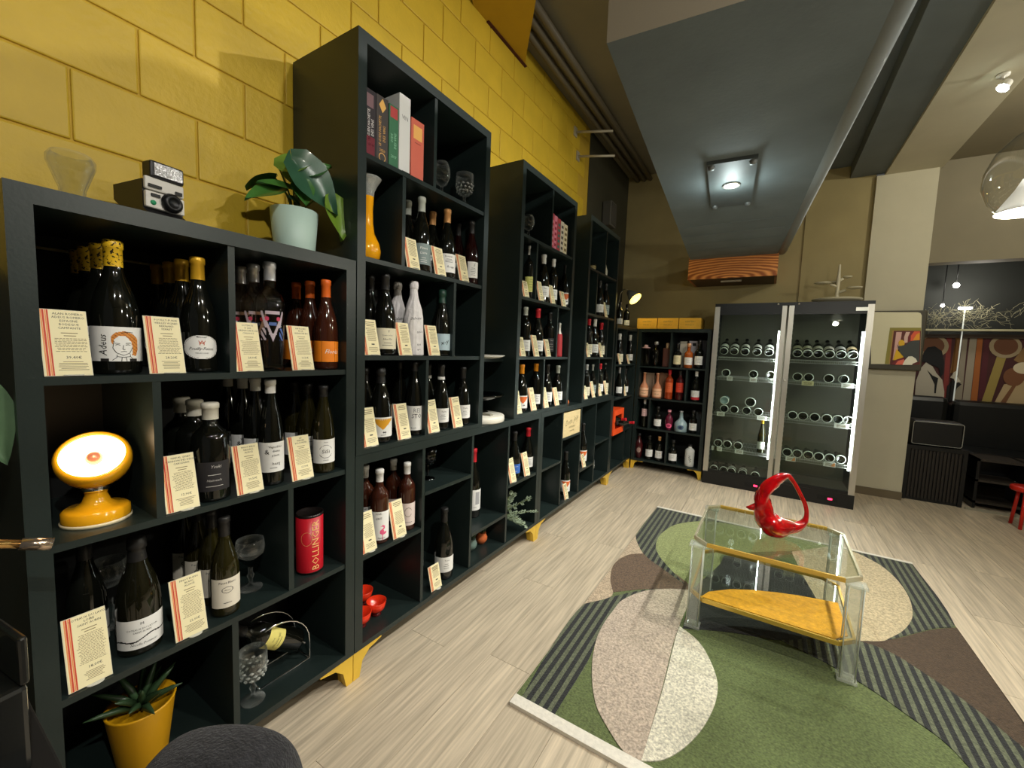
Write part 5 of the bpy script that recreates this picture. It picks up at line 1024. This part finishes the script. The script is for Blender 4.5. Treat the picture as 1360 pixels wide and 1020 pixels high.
for i, (s, r, x, m, w) in enumerate(TG):
    t = MB().box(-w/2, w/2, 0, .0012, 0, .042, 0); mats = [m, INKB, ORAP]
    for k in range(3): t.add([(-w*.35, -.0003, .010+k*.009), (w*.35, -.0003, .010+k*.009), (w*.35, -.0003, .014+k*.009), (-w*.35, -.0003, .014+k*.009)], [(0,1,2,3)], 1)
    if (s, r) == (1, 3): t.add([(w*.1, -.0004, .006), (w*.45, -.0004, .006), (w*.45, -.0004, .038), (w*.3, -.0004, .038)], [(0,1,2,3)], 2)
    o = t.build('price_tag', mats, None, (x, 4.6865, SH[r]-.036)); tag(o, 'small %s price tag clipped to the %s shelf behind the %s door, %s from left' % ('cream' if m == PAPERC else 'white', RW[r], ['left', 'right'][int(s)], ORD_[sorted([q[2] for q in TG if q[0] == s and q[1] == r]).index(x)]), 'price tag', 'price tags in the fridge')
# tiered stand on the fridge
ts = thing('tiered_stand', 'white tree shaped stand with small trays on top of the fridge', 'serving stand', (1.745, 4.85, 1.822))
CW = mat('cream_ceramic', (200, 192, 164), .4)
MB().lathe([(0, .0), (.10, .0), (.17, .022), (.19, .038), (.185, .044), (.16, .03), (0, .014)], 36).build('base_dish', CW, ts)
MB().lathe([(.030, .012), (.018, .05), (.014, .12), (.016, .22), (.010, .30), (.008, .355), (0, .36)], 16).build('trunk', CW, ts)
for a, z, r, L in ((pi, .185, .065, .115), (-.15, .13, .06, .12), (.3, .235, .035, .07), (1.8, .20, .05, .08)):
    MB().tube([(0, 0, z-.03), (cos(a)*L*.5, sin(a)*L*.5, z-.006)], .012, 8).build('branch', CW, ts)
    MB().lathe([(0, 0), (r*.7, .0), (r, .012), (r*.95, .016), (r*.65, .006), (0, .006)], 24, c=(cos(a)*L, sin(a)*L, z)).build('tray', CW, ts)
# mirror panel on the pilaster; its reflection is painted as flat colour
MIRROR_PIC = [
((226, 220, 186), [(2.055, 1.778), (2.386, 1.772), (2.404, 1.765), (2.415, 1.744), (2.443, 1.295), (2.097, 1.284)]) ,
((150, 140, 60), [(2.205, 1.631), (2.42, 1.632), (2.443, 1.295), (2.197, 1.289)]) ,
((180, 140, 70), [(2.225, 1.605), (2.422, 1.606), (2.442, 1.294), (2.226, 1.29)]) ,
((96, 38, 34), [(2.235, 1.602), (2.421, 1.604), (2.442, 1.294), (2.233, 1.287)]) ,
((226, 180, 170), [(2.253, 1.591), (2.292, 1.591), (2.29, 1.495), (2.272, 1.369), (2.249, 1.327), (2.25, 1.355)]) ,
((96, 38, 34), [(2.293, 1.591), (2.32, 1.592), (2.311, 1.523), (2.29, 1.495)]) ,
((226, 190, 176), [(2.32, 1.592), (2.351, 1.592), (2.341, 1.496), (2.316, 1.489), (2.311, 1.544)]) ,
((120, 36, 44), [(2.35, 1.597), (2.376, 1.598), (2.359, 1.551), (2.359, 1.496), (2.339, 1.496), (2.337, 1.544)]) ,
((232, 96, 60), [(2.376, 1.599), (2.414, 1.599), (2.42, 1.518), (2.358, 1.51), (2.356, 1.558)]) ,
((238, 160, 40), [(2.394, 1.572), (2.414, 1.586), (2.419, 1.518), (2.373, 1.517)]) ,
((230, 180, 36), [(2.32, 1.489), (2.319, 1.475), (2.314, 1.465), (2.306, 1.459), (2.296, 1.458), (2.287, 1.464), (2.28, 1.474), (2.276, 1.488), (2.277, 1.501), (2.283, 1.512), (2.291, 1.518), (2.3, 1.518), (2.31, 1.512), (2.317, 1.502)]) ,
((232, 186, 30), [(2.267, 1.432), (2.29, 1.405), (2.324, 1.371), (2.317, 1.337), (2.252, 1.327)]) ,
((232, 112, 90), [(2.269, 1.286), (2.286, 1.328), (2.326, 1.344), (2.341, 1.289)]) ,
((120, 36, 44), [(2.242, 1.286), (2.275, 1.335), (2.325, 1.358), (2.327, 1.34), (2.287, 1.323), (2.27, 1.286)]) ,
((64, 68, 66), [(2.267, 1.477), (2.28, 1.457), (2.33, 1.475), (2.349, 1.5), (2.383, 1.514), (2.419, 1.518), (2.433, 1.321), (2.42, 1.321), (2.325, 1.358), (2.29, 1.405)]) ,
((244, 240, 220), [(2.321, 1.287), (2.333, 1.33), (2.355, 1.366), (2.38, 1.37), (2.408, 1.348), (2.42, 1.321), (2.391, 1.302), (2.387, 1.29)]) ,
]
pc = thing('wall_mirror', 'square rounded mirror panel with painted reflection of a yellow framed painting, on the pilaster', 'mirror', (0, 5.265, 0))
MB().box(2.02, 2.455, -.045, 0, 1.235, 1.79, bev=.01).build('back_frame', mat('dark_frame', (66, 62, 48), .5), pc)
mb = MB(); mats = []
for i, (c, P) in enumerate(MIRROR_PIC):
    mats.append(col(c)); yy = -.0455-.0006*i; mb.add([(x, yy, z) for x, z in P], [list(range(len(P)))], i)
mb.build('painted_reflection', mats, pc)

# ================================================================== ADJOINING ROOM THROUGH THE OPENING
DK = mat('dark_room_paint', (44, 46, 42), .7, noise=.1, nscale=4)
plane_box('wall_lounge', 2.3, 5.2, 6.5, 6.6, 0, 3.2, DK)
plane_box('wall_lounge_left', 2.30, 2.43, 5.70, 6.5, 0, 3.2, DK)
plane_box('ceiling_lounge', 2.3, 5.2, 5.45, 6.6, 2.45, 2.55, mat('black_ceiling', (18, 20, 20), .6))
MUR = [
((72, 34, 34), [(2.691, 1.604), (3.526, 1.627), (3.594, 0.907), (2.761, 0.82)]) ,
((130, 50, 45), [(2.916, 1.603), (2.955, 1.603), (2.977, 1.07), (2.974, 0.888), (2.944, 0.885)]) ,
((128, 86, 40), [(2.987, 1.604), (3.031, 1.605), (3.022, 1.218), (2.977, 1.215)]) ,
((150, 140, 122), [(3.041, 1.605), (3.078, 1.605), (3.095, 0.9), (3.048, 0.714), (3.024, 0.766), (3.041, 1.075)]) ,
((160, 150, 132), [(3.095, 1.606), (3.149, 1.607), (3.159, 0.915), (3.1, 0.91)]) ,
((166, 96, 44), [(3.152, 1.607), (3.193, 1.607), (3.212, 0.921), (3.162, 0.916)]) ,
((84, 32, 40), [(3.205, 1.608), (3.246, 1.608), (3.263, 0.952), (3.215, 0.947)]) ,
((160, 140, 74), [(3.315, 1.426), (3.385, 1.429), (3.315, 0.913), (3.243, 0.906)]) ,
((140, 108, 66), [(3.497, 1.517), (3.536, 1.519), (3.559, 1.285), (3.436, 1.38)]) ,
((186, 162, 122), [(3.391, 1.12), (3.568, 1.184), (3.594, 0.907), (3.33, 0.88)]) ,
((120, 80, 50), [(3.45, 1.108), (3.483, 1.127), (3.412, 0.888), (3.366, 0.883)]) ,
((168, 150, 118), [(3.482, 1.522), (3.48, 1.484), (3.467, 1.45), (3.443, 1.422), (3.413, 1.404), (3.377, 1.396), (3.339, 1.4), (3.304, 1.417), (3.275, 1.443), (3.255, 1.477), (3.245, 1.515), (3.247, 1.554), (3.261, 1.589), (3.286, 1.616), (3.318, 1.634), (3.354, 1.641), (3.391, 1.636), (3.425, 1.619), (3.453, 1.592), (3.473, 1.559)]) ,
((112, 72, 48), [(3.454, 1.525), (3.453, 1.496), (3.443, 1.471), (3.426, 1.45), (3.403, 1.436), (3.376, 1.43), (3.348, 1.434), (3.322, 1.446), (3.3, 1.466), (3.285, 1.491), (3.278, 1.52), (3.28, 1.548), (3.29, 1.574), (3.308, 1.595), (3.332, 1.609), (3.359, 1.614), (3.386, 1.61), (3.412, 1.597), (3.433, 1.578), (3.448, 1.553)]) ,
((168, 150, 118), [(2.939, 1.51), (2.936, 1.471), (2.922, 1.435), (2.897, 1.407), (2.864, 1.387), (2.825, 1.379), (2.785, 1.384), (2.748, 1.401), (2.717, 1.428), (2.695, 1.463), (2.685, 1.503), (2.688, 1.543), (2.704, 1.579), (2.73, 1.608), (2.764, 1.626), (2.803, 1.633), (2.842, 1.628), (2.879, 1.61), (2.909, 1.583), (2.929, 1.548)]) ,
((112, 72, 48), [(2.904, 1.514), (2.902, 1.484), (2.89, 1.457), (2.871, 1.434), (2.845, 1.42), (2.816, 1.414), (2.785, 1.417), (2.756, 1.43), (2.732, 1.451), (2.715, 1.478), (2.708, 1.509), (2.71, 1.54), (2.722, 1.567), (2.742, 1.59), (2.768, 1.604), (2.798, 1.61), (2.829, 1.605), (2.857, 1.592), (2.88, 1.571), (2.896, 1.544)]) ,
((122, 78, 50), [(3.528, 1.207), (3.527, 1.178), (3.519, 1.15), (3.504, 1.128), (3.485, 1.113), (3.462, 1.107), (3.438, 1.11), (3.415, 1.121), (3.397, 1.141), (3.383, 1.167), (3.377, 1.197), (3.378, 1.227), (3.386, 1.254), (3.401, 1.276), (3.421, 1.291), (3.444, 1.297), (3.468, 1.294), (3.49, 1.281), (3.508, 1.261), (3.521, 1.236)]) ,
((214, 200, 168), [(3.596, 1.304), (3.594, 1.285), (3.584, 1.268), (3.568, 1.253), (3.547, 1.243), (3.523, 1.239), (3.499, 1.24), (3.476, 1.247), (3.457, 1.26), (3.444, 1.276), (3.438, 1.295), (3.44, 1.314), (3.45, 1.332), (3.467, 1.346), (3.488, 1.356), (3.512, 1.36), (3.537, 1.358), (3.559, 1.351), (3.578, 1.338), (3.59, 1.322)]) ,
((16, 16, 18), [(2.736, 1.329), (2.74, 1.431), (2.769, 1.492), (2.827, 1.505), (2.888, 1.454), (2.917, 1.338), (2.923, 1.212), (2.902, 1.152), (2.882, 1.264), (2.826, 1.293), (2.777, 1.322)]) ,
((188, 180, 162), [(2.71, 0.956), (2.705, 1.105), (2.733, 1.255), (2.77, 1.322), (2.828, 1.279), (2.867, 1.204), (2.919, 1.135), (2.947, 1.004), (2.954, 0.84), (2.814, 0.825), (2.719, 0.853)]) ,
((16, 16, 18), [(2.784, 1.24), (2.836, 1.179), (2.885, 1.151), (2.88, 1.063), (2.881, 0.98), (2.868, 0.979), (2.861, 1.079), (2.825, 1.16)]) ,
((24, 22, 24), [(2.967, 0.924), (2.964, 1.069), (3.008, 1.154), (3.074, 1.096), (3.043, 1.054), (3.018, 0.929), (3.036, 0.73), (2.985, 0.834)]) ,
((206, 198, 180), [(2.979, 1.161), (3.002, 1.225), (3.028, 1.247), (3.034, 1.174), (3.064, 1.127), (3.025, 1.106), (3.008, 1.154)]) ,
]
mu = thing('wall_mural', 'mural of a dark haired woman with stripes and circles in the lounge', 'mural', (0, 6.49, 0))
mb = MB(); mats = []
for i, (c, P) in enumerate(MUR):
    mats.append(col(c, .7)); yy = -.02-.0006*i; mb.add([(min(x, 3.62), yy, max(z, .86)) for x, z in P], [list(range(len(P)))], i)
mb.build('painted_design', mats, mu); MB().box(2.52, 4.30, -.019, .009, .86, 1.60).build('panel', col((72, 34, 34), .7), mu)
MB().box(2.52, 4.32, -.05, .009, 1.60, 1.64).build('top_moulding', mat('dark_brown_wood', (62, 46, 32), .6), mu)
SOF = mat('black_leather', (16, 18, 19), .35, noise=.1, nscale=8)
so = thing('sofa', 'black leather sofa with high back under the mural', 'sofa', (2.98, 5.95, 0))
MB().box(0, 1.4, .32, .52, .25, .93, bev=.05).build('backrest', SOF, so); MB().box(0, 1.4, -.20, .32, .22, .46, bev=.05).build('seat', SOF, so)
for x in (.05, 1.3):
    for y in (-.15, .45): MB().lathe([(0, 0), (.02, 0), (.025, .22)], 10, c=(x, y, 0)).build('leg', BLACK, so)
so2 = thing('lounge_chair', 'black lounge chair back in front of the painted woman', 'chair', (2.50, 5.85, 0))
MB().box(0, .42, .30, .42, .3, .96, bev=.05).build('backrest', SOF, so2); MB().box(0, .42, -.10, .30, .25, .45, bev=.05).build('seat', SOF, so2)
for x in (.05, .37):
    for y in (-.05, .36): MB().lathe([(0, 0), (.015, 0), (.02, .25)], 10, c=(x, y, 0)).build('leg', BLACK, so2)
lc = thing('slatted_cabinet', 'low black cabinet with vertical slatted door at the foot of the pilaster', 'cabinet', (2.445, 5.36, 0))
MB().box(0, .42, .0, .40, .0, .53, bev=.004).build('body', BLACK, lc)
for i in range(14): MB().box(.04+i*.025, .055+i*.025, -.012, 0, .03, .49).build('slat', mat('dark_slat', (40, 35, 30), .5), lc)
MB().box(.0, .03, -.014, 0, .0, .53).build('frame_post', BLACK, lc); MB().box(.39, .42, -.014, 0, .0, .53).build('frame_post', BLACK, lc); MB().box(.03, .39, -.014, 0, .495, .53).build('frame_rail', BLACK, lc)
dv = thing('amplifier', 'black box with pale outlined rounded front on the slatted cabinet', 'device', (2.475, 5.38, .531))
MB().box(0, .36, 0, .25, 0, .235, bev=.02).build('housing', BLACK, dv)
mb = MB(); rr = []
for cx, cz, a0 in ((.335, .21, 0), (.025, .21, pi/2), (.025, .028, pi), (.335, .028, 3*pi/2)):
    for k in range(4): a = a0+pi/2*k/3; rr.append((cx+.016*cos(a), -.003, cz+.016*sin(a)))
mb.tube(rr, .003, 6, closed=True); mb.build('front_trim', mat('pale_trim', (160, 160, 152), .4), dv)
sh_ = thing('low_shelf', 'low dark shelf rack in the lounge beside the slatted cabinet', 'shelf', (2.95, 5.42, 0))
for z in (.05, .25, .44): MB().box(0, .9, 0, .3, z, z+.02).build('board', mat('dark_board', (52, 46, 40), .5), sh_)
for x in (0, .30, .88): MB().box(x, x+.02, 0, .3, 0, .46).build('upright', BLACK, sh_)
struct(MB().box(2.88, 3.6, 5.32, 5.335, .0, .02).build('trim_3', mat('pale_threshold', (150, 146, 130), .4)))
GLOW = mat('lounge_lamp_glow', (255, 255, 250), .5, emit=(255, 252, 240), es=14)
fl_ = thing('floor_lamp', 'thin bright floor lamp standing before the mural', 'lamp', (3.0, 6.36, 0))
MB().lathe([(0, 0), (.09, 0), (.09, .012), (.01, .018)], 20).build('base', BLACK, fl_); MB().tube([(0, 0, .01), (0, 0, 1.90)], .006, 8).build('pole', mat('pale_pole', (200, 204, 196), .3, emit=(235, 240, 230), es=.2), fl_)
MB().box(-.05, .05, -.02, .02, 1.90, 1.925, bev=.005).build('lamp_head', GLOW, fl_)
for i, (x, z) in enumerate(((2.895, 2.15), (2.808, 1.94))):
    u = thing('lounge_spot', ['brighter round white lamp high in the dark lounge', 'smaller white lamp in the dark lounge above the twigs'][i], 'lamp', (x, 6.3, z), 0)
    r = (.028, .018)[i]; MB().lathe([(0, -r), (r*.7, -r*.7), (r, 0), (r*.7, r*.7), (0, r)], 14).build('bulb', GLOW, u); MB().tube([(0, 0, r), (0, 0, 2.45-z)], .004, 6).build('cord', BLACK, u)
rng = random.Random(9); mb = MB()
for i in range(150):
    x = rng.choice([rng.uniform(2.68, 2.85), rng.gauss(2.98, .07), rng.gauss(3.18, .10)]); z = rng.gauss(1.82, .045); y = rng.uniform(6.30, 6.38); pts = [Vector((x, y, z))]
    d = Vector((rng.uniform(-1, 1), rng.uniform(-.3, .3), rng.uniform(-.6, 1))).normalized()
    for k in range(4): d = (d+Vector((rng.uniform(-.7, .7), rng.uniform(-.3, .3), rng.uniform(-.7, .7)))).normalized(); pts.append(pts[-1]+d*.032)
    mb.tube(pts, .0014, 3, caps=False)
mb.box(2.55, 4.3, 6.33, 6.42, 1.67, 1.69)
o = mb.build('dry_twigs', mat('dry_twig', (176, 170, 136), .7)); o['kind'] = 'stuff'; tag(o, 'tangle of pale dry twigs on the ledge above the mural', 'twigs')
lp = bpy.data.lights.new('lounge_light', 'POINT'); lp.energy = 7; lp.color = (1, .95, .85); lp.shadow_soft_size = .06
o = bpy.data.objects.new('lounge_light', lp); COL.objects.link(o); o.location = (3.0, 6.1, 2.1)
rs_ = thing('red_side_table', 'small red lacquered stool at the right edge of the picture', 'stool', (3.13, 5.02, 0))
REDS = mat('red_lacquer', (206, 40, 26), .3); MB().lathe([(0, .30), (.09, .30), (.10, .31), (.10, .335), (.095, .34), (0, .34)], 24).build('seat', REDS, rs_)
for a in (0, 2.1, 4.2): MB().tube([(.06*cos(a), .06*sin(a), .31), (.09*cos(a), .09*sin(a), 0)], .012, 8).build('leg', REDS, rs_)

# ================================================================== PENDANT
pn = thing('pendant_lamp', 'clear glass egg pendant lamp with white inner reflector at top right', 'lamp', (1.985, 2.2, 1.845))
MB().lathe([(.072, .0), (.098, .035), (.118, .09), (.118, .14), (.095, .205), (.06, .25), (.025, .275), (.02, .30)], 36).build('glass_shade', GTHIN, pn)
MB().lathe([(.078, -.004), (.072, .012), (.035, .075), (.020, .11), (.018, .11), (.03, .075), (.066, .01)], 30).build('reflector', WHITE, pn)
MB().lathe([(0, .006), (.068, .006)], 30).build('diffuser', mat('pendant_diffuser', (255, 250, 235), .5, emit=(255, 248, 225), es=3.5), pn)
MB().lathe([(.022, .29), (.026, .31), (.02, .36), (.004, .37)], 16).build('cap', CHROME, pn); MB().tube([(0, 0, .36), (0, 0, 1.215)], .003, 6).build('cord', BLACK, pn)

# ================================================================== COFFEE TABLE
ct = thing('coffee_table', 'octagonal glass coffee table with acrylic legs and brass edges on the rug', 'table', (1.335, 2.36, 0.0125))
GB = mat('polished_brass', (222, 182, 84), .25, .55); SILV = mat('pale_brass', (206, 198, 168), .22, .6)
def octo(hx, hy, c): return [(-hx+c, -hy), (hx-c, -hy), (hx, -hy+c), (hx, hy-c), (hx-c, hy), (-hx+c, hy), (-hx, hy-c), (-hx, -hy+c)]
OC = octo(.315, .30, .062)
for z0, nm, gm in ((.412, 'top', GTABLE), (.145, 'lower', GTABLE)):
    MB().prism(OC, lambda p: (p[0]*.985, p[1]*.985, z0+.004), lambda p: (p[0]*.985, p[1]*.985, z0+.012)).build(nm+'_glass', gm, ct)
    for i in range(8):
        a, b = Vector((*OC[i], 0)), Vector((*OC[(i+1) % 8], 0)); d = (b-a).normalized(); n = Vector((d.y, -d.x, 0)); h = .018
        P = [a, b, b-n*.010, a-n*.010]
        MB().prism([(p.x, p.y) for p in P], lambda p: (p[0], p[1], z0-.003), lambda p: (p[0], p[1], z0-.003+h)).build('brass_edge' if i in (0, 4) or nm == 'lower' else 'pale_edge', GB if i in (0, 4) or nm == 'lower' else SILV, ct)
for sx in (-1, 1):
    for sy in (-1, 1):
        x, y = sx*.290, sy*.275
        lg = MB().box(x-.024, x+.024, y-.024, y+.024, .014, .408, bev=.008).build('leg', ACRYL, ct)
        MB().box(x-.034, x+.034, y-.030, y+.030, 0, .014, bev=.003).build('foot_block', ACRYL, lg)
        MB().box(x-.036, x+.036, y-.030, y+.030, .396, .4085, bev=.003).build('top_block', ACRYL, lg)
        for (ex, ey) in ((1, 1), (1, -1), (-1, 1), (-1, -1)): MB().tube([(x+ex*.0245, y+ey*.0245, .014), (x+ex*.0245, y+ey*.0245, .40)], .0022, 6).build('polished_edge', mat('bright_acrylic', (210, 214, 204), .15, coat=.5), lg)
REFLP = [(1.075,2.075),(1.10,2.14),(1.185,2.225),(1.279,2.284),(1.38,2.33),(1.465,2.361),(1.622,2.40),(1.625,2.13),(1.575,2.075)]  # reflection in the lower glass, built as a flat amber shape
tag(MB().prism(REFLP, lambda p: (p[0], p[1], .1700), lambda p: (p[0], p[1], .1735)).build('amber_reflection', mat('amber_reflection_colour', (202, 146, 22), .6, noise=.18, nscale=60, bump=.6, bscale=120)), 'mustard yellow reflection shape laid on the lower glass shelf of the coffee table', 'reflection')
# red glass basket
sc = thing('glass_basket', 'red blown glass basket with twisted loop handle on the coffee table', 'glass sculpture', (1.352, 2.365, .4375))
REDG = mat('red_art_glass', (186, 6, 14), .06, coat=.8, noise=.5, nscale=22, trans=.35, ior=1.3); REDI = mat('amber_red_glass', (176, 70, 14), .06, coat=.6)
def P3(Y, Xp): return Vector((cos(radians(22))*Y, sin(radians(22))*Y, Xp))
# loop measured in its own plane (u across, v up), closed: bowl bottom, right limb, apex, twisted left limb
LOOP = [(0,.050,.050),(.05,.050,.036),(.09,.055,.026),(.122,.082,.016),(.129,.124,.011),(.118,.17,.010),(.100,.205,.009),(.072,.255,.009),(.048,.288,.010),(.030,.302,.013),(.0,.290,.024),(-.040,.255,.029),(-.067,.205,.030),(-.072,.160,.038),(-.062,.110,.042),(-.035,.068,.047)]
N = 60; pts = []
for i in range(N):
    t = i/N*len(LOOP); k = int(t); f_ = t-k; q = [Vector(LOOP[(k+d) % len(LOOP)]) for d in (-1, 0, 1, 2)]
    pts.append(.5*((2*q[1])+(-q[0]+q[2])*f_+(2*q[0]-5*q[1]+4*q[2]-q[3])*f_*f_+(-q[0]+3*q[1]-3*q[2]+q[3])*f_**3))
vs = []; fs = []; n = 14
for i, p_ in enumerate(pts):
    a, b = pts[i-1], pts[(i+1) % N]; t = Vector((b.x-a.x, b.y-a.y)).normalized(); nn = Vector((-t.y, t.x)); left = p_.x < -.02
    for k in range(n):
        an = 2*pi*k/n; rr = p_.z*(1+(.16*sin(3*an+i*.55) if left else .04*sin(2*an+i*.3))); u_ = p_.x+nn.x*cos(an)*rr; v_ = max(.0005, p_.y+nn.y*cos(an)*rr); w_ = sin(an)*rr*(1.2 if p_.y < .09 else .8)
        vs.append(P3(u_, v_)+Vector((-sin(radians(22))*w_, cos(radians(22))*w_, 0)))
for i in range(N):
    for k in range(n): j = (i+1) % N; fs.append((i*n+k, i*n+(k+1) % n, j*n+(k+1) % n, j*n+k))
MB().add(vs, fs, 0, True).build('loop_handle', REDG, sc)
MB().lathe([(0, .0005), (.040, .0005), (.055, .012), (.075, .04), (.086, .062), (.080, .066), (.064, .048), (0, .030)], 28, sx=1.0, sy=.72, rot=Euler((0, 0, radians(22))).to_matrix()).build('bowl', REDG, sc)
MB().lathe([(.076, .0645), (.05, .052), (0, .046)], 24, sy=.7, rot=Euler((0, 0, radians(22))).to_matrix()).build('bowl_inside', REDI, sc)
for s_, zz in ((-1, .155),): MB().tube([P3(-.10, .135), P3(-.128, .128), P3(-.142, .13)], [.02, .010, .003], 8).build('glass_spike', REDG, sc)

# ================================================================== FOREGROUND
fc = thing('felt_chair', 'dark grey felt chair with rounded back in the near left foreground', 'chair', (.640, .250, 0), radians(35))
FEL = mat('charcoal_felt', (36, 36, 39), .95, noise=.5, nscale=110, bump=1.0, bscale=260, sheen=.1)
mb = MB(); vs = []; fs = []
NX, NZ = 18, 10
def padpt(i, k):
    a = 2*pi*k/20; u_ = (i/NX-.5)*2; hw = .115; top = .735-.030*abs(u_)**3.2; 
    return u_, hw, top
prof = [(-.115, .40), (-.118, .60), (-.112, .665), (-.092, .706), (-.055, .728), (0, .734), (.055, .728), (.092, .708), (.112, .668), (.118, .60), (.115, .40)]
bm = bmesh.new(); rows = []
for yy, s_ in ((-.045, .86), (-.040, .95), (-.02, 1.0), (.02, 1.0), (.040, .95), (.045, .86)):
    rows.append([bm.verts.new((x*s_, yy, .40+(z-.40)*(1-(1-s_)*.35))) for x, z in prof])
for a, b in zip(rows[:-1], rows[1:]):
    for k in range(len(prof)-1): bm.faces.new((a[k], a[k+1], b[k+1], b[k]))
    bm.faces.new((a[-1], a[0], b[0], b[-1]))
bm.faces.new(rows[0][::-1]); bm.faces.new(rows[-1]); pass
bmesh.ops.recalc_face_normals(bm, faces=bm.faces[:])
me = bpy.data.meshes.new('backrest'); bm.to_mesh(me); bm.free(); me.materials.append(FEL); me.polygons.foreach_set('use_smooth', [True]*len(me.polygons)); _b = place('backrest', me, fc); _b.scale = (1, .95, 1.0); _m = _b.modifiers.new('Subdivision', 'SUBSURF'); _m.levels = _m.render_levels = 3
MB().box(-.16, .16, -.36, .03, .36, .42, bev=.02).build('seat', FEL, fc)
for x in (-.13, .13):
    for y in (-.33, 0): MB().tube([(x, y, .37), (x*1.1, y*1.05, 0)], [.014, .010], 8).build('leg', BLACK, fc)
SB = thing('side_board', 'black side table in the dark near left corner', 'table', (.10, -.14, 0))
MB().box(-.12, .26, -.12, .30, .56, .585, bev=.004).build('tabletop', BLACKM, SB)
for x in (-.10, .24):
    for y in (-.10, .28): MB().box(x-.015, x+.015, y-.015, y+.015, 0, .56).build('leg', BLACKM, SB)
bg = thing('black_case', 'open black case with a white button in the near left corner', 'case', (.20, .06, .5855), radians(8))
MB().box(-.10, .10, -.06, .06, 0, .15, bev=.008).build('body', mat('black_smoke_plastic', (22, 23, 22), .25, coat=.3), bg); lid = MB().box(-.10, .10, .05, .062, .15, .23, bev=.004).build('lid', mat('black_smoke_plastic', (22, 23, 22), .25), bg)
MB().box(.10, .112, -.02, .02, .085, .125, bev=.003).build('clasp', BLACK, bg); MB().lathe([(0, .003), (.006, .002), (.007, 0)], 12, c=(.112, 0, .105), rot=Euler((0, pi/2, 0)).to_matrix()).build('button', WHITE, bg)
tap = thing('brass_rod', 'brass rod with a steel end cap reaching in at the left edge', 'rod', (.13, .10, .935))
d0 = Vector((.02, .09, -.030)); MB().tube([-d0*1.6, d0*.62], .0075, 14).build('rod', mat('warm_brass', (190, 150, 90), .2, .9), tap); MB().tube([d0*.60, d0*1.02], .0105, 16).build('end_cap', mat('nickel', (190, 170, 150), .2, .9), tap)
MB().tube([-d0*1.6, -d0*1.6+Vector((-.02, 0, -.365))], .007, 10).build('stand', BLACK, tap)
lv = thing('tall_plant', 'green leaf hanging in at the left picture edge from a floor plant', 'plant', (-.20, -.02, 0))
MB().lathe([(0, 0), (.10, 0), (.12, .22), (.11, .22), (0, .2)], 24).build('pot', BLACKM, lv); MB().tube([(0, 0, .2), (.02, .03, .7), (.08, .08, 1.12), (.14, .13, 1.20)], .006, 8).build('stem', mat('leaf_stem', (96, 110, 50), .5), lv)
leaf(lv, (.15, .145, 1.205), (.185, .185, 1.03), (1, -.2, .25), .085, mat('dull_leaf', (92, 120, 88), .45, noise=.15, nscale=20)); leaf(lv, (.06, .06, 1.05), (.0, -.10, .92), (1, 0, .4), .09, LEAFD, (.05, .05, .98)); leaf(lv, (.03, .04, .85), (.10, -.08, .78), (1, 0, .6), .09, LEAFD, (.025, .035, .8))
jg = thing('glass_jug', 'clear glass jug with dark liquid low in the near left corner', 'jug', (.335, .062, .5855))
MB().lathe([(0, .002), (.028, .002), (.032, .02), (.030, .05), (.024, .062), (.026, .075), (.023, .075), (.021, .062), (.027, .05)], 22).build('body', GTHIN, jg)

# small print: no two things but true groups may share a label
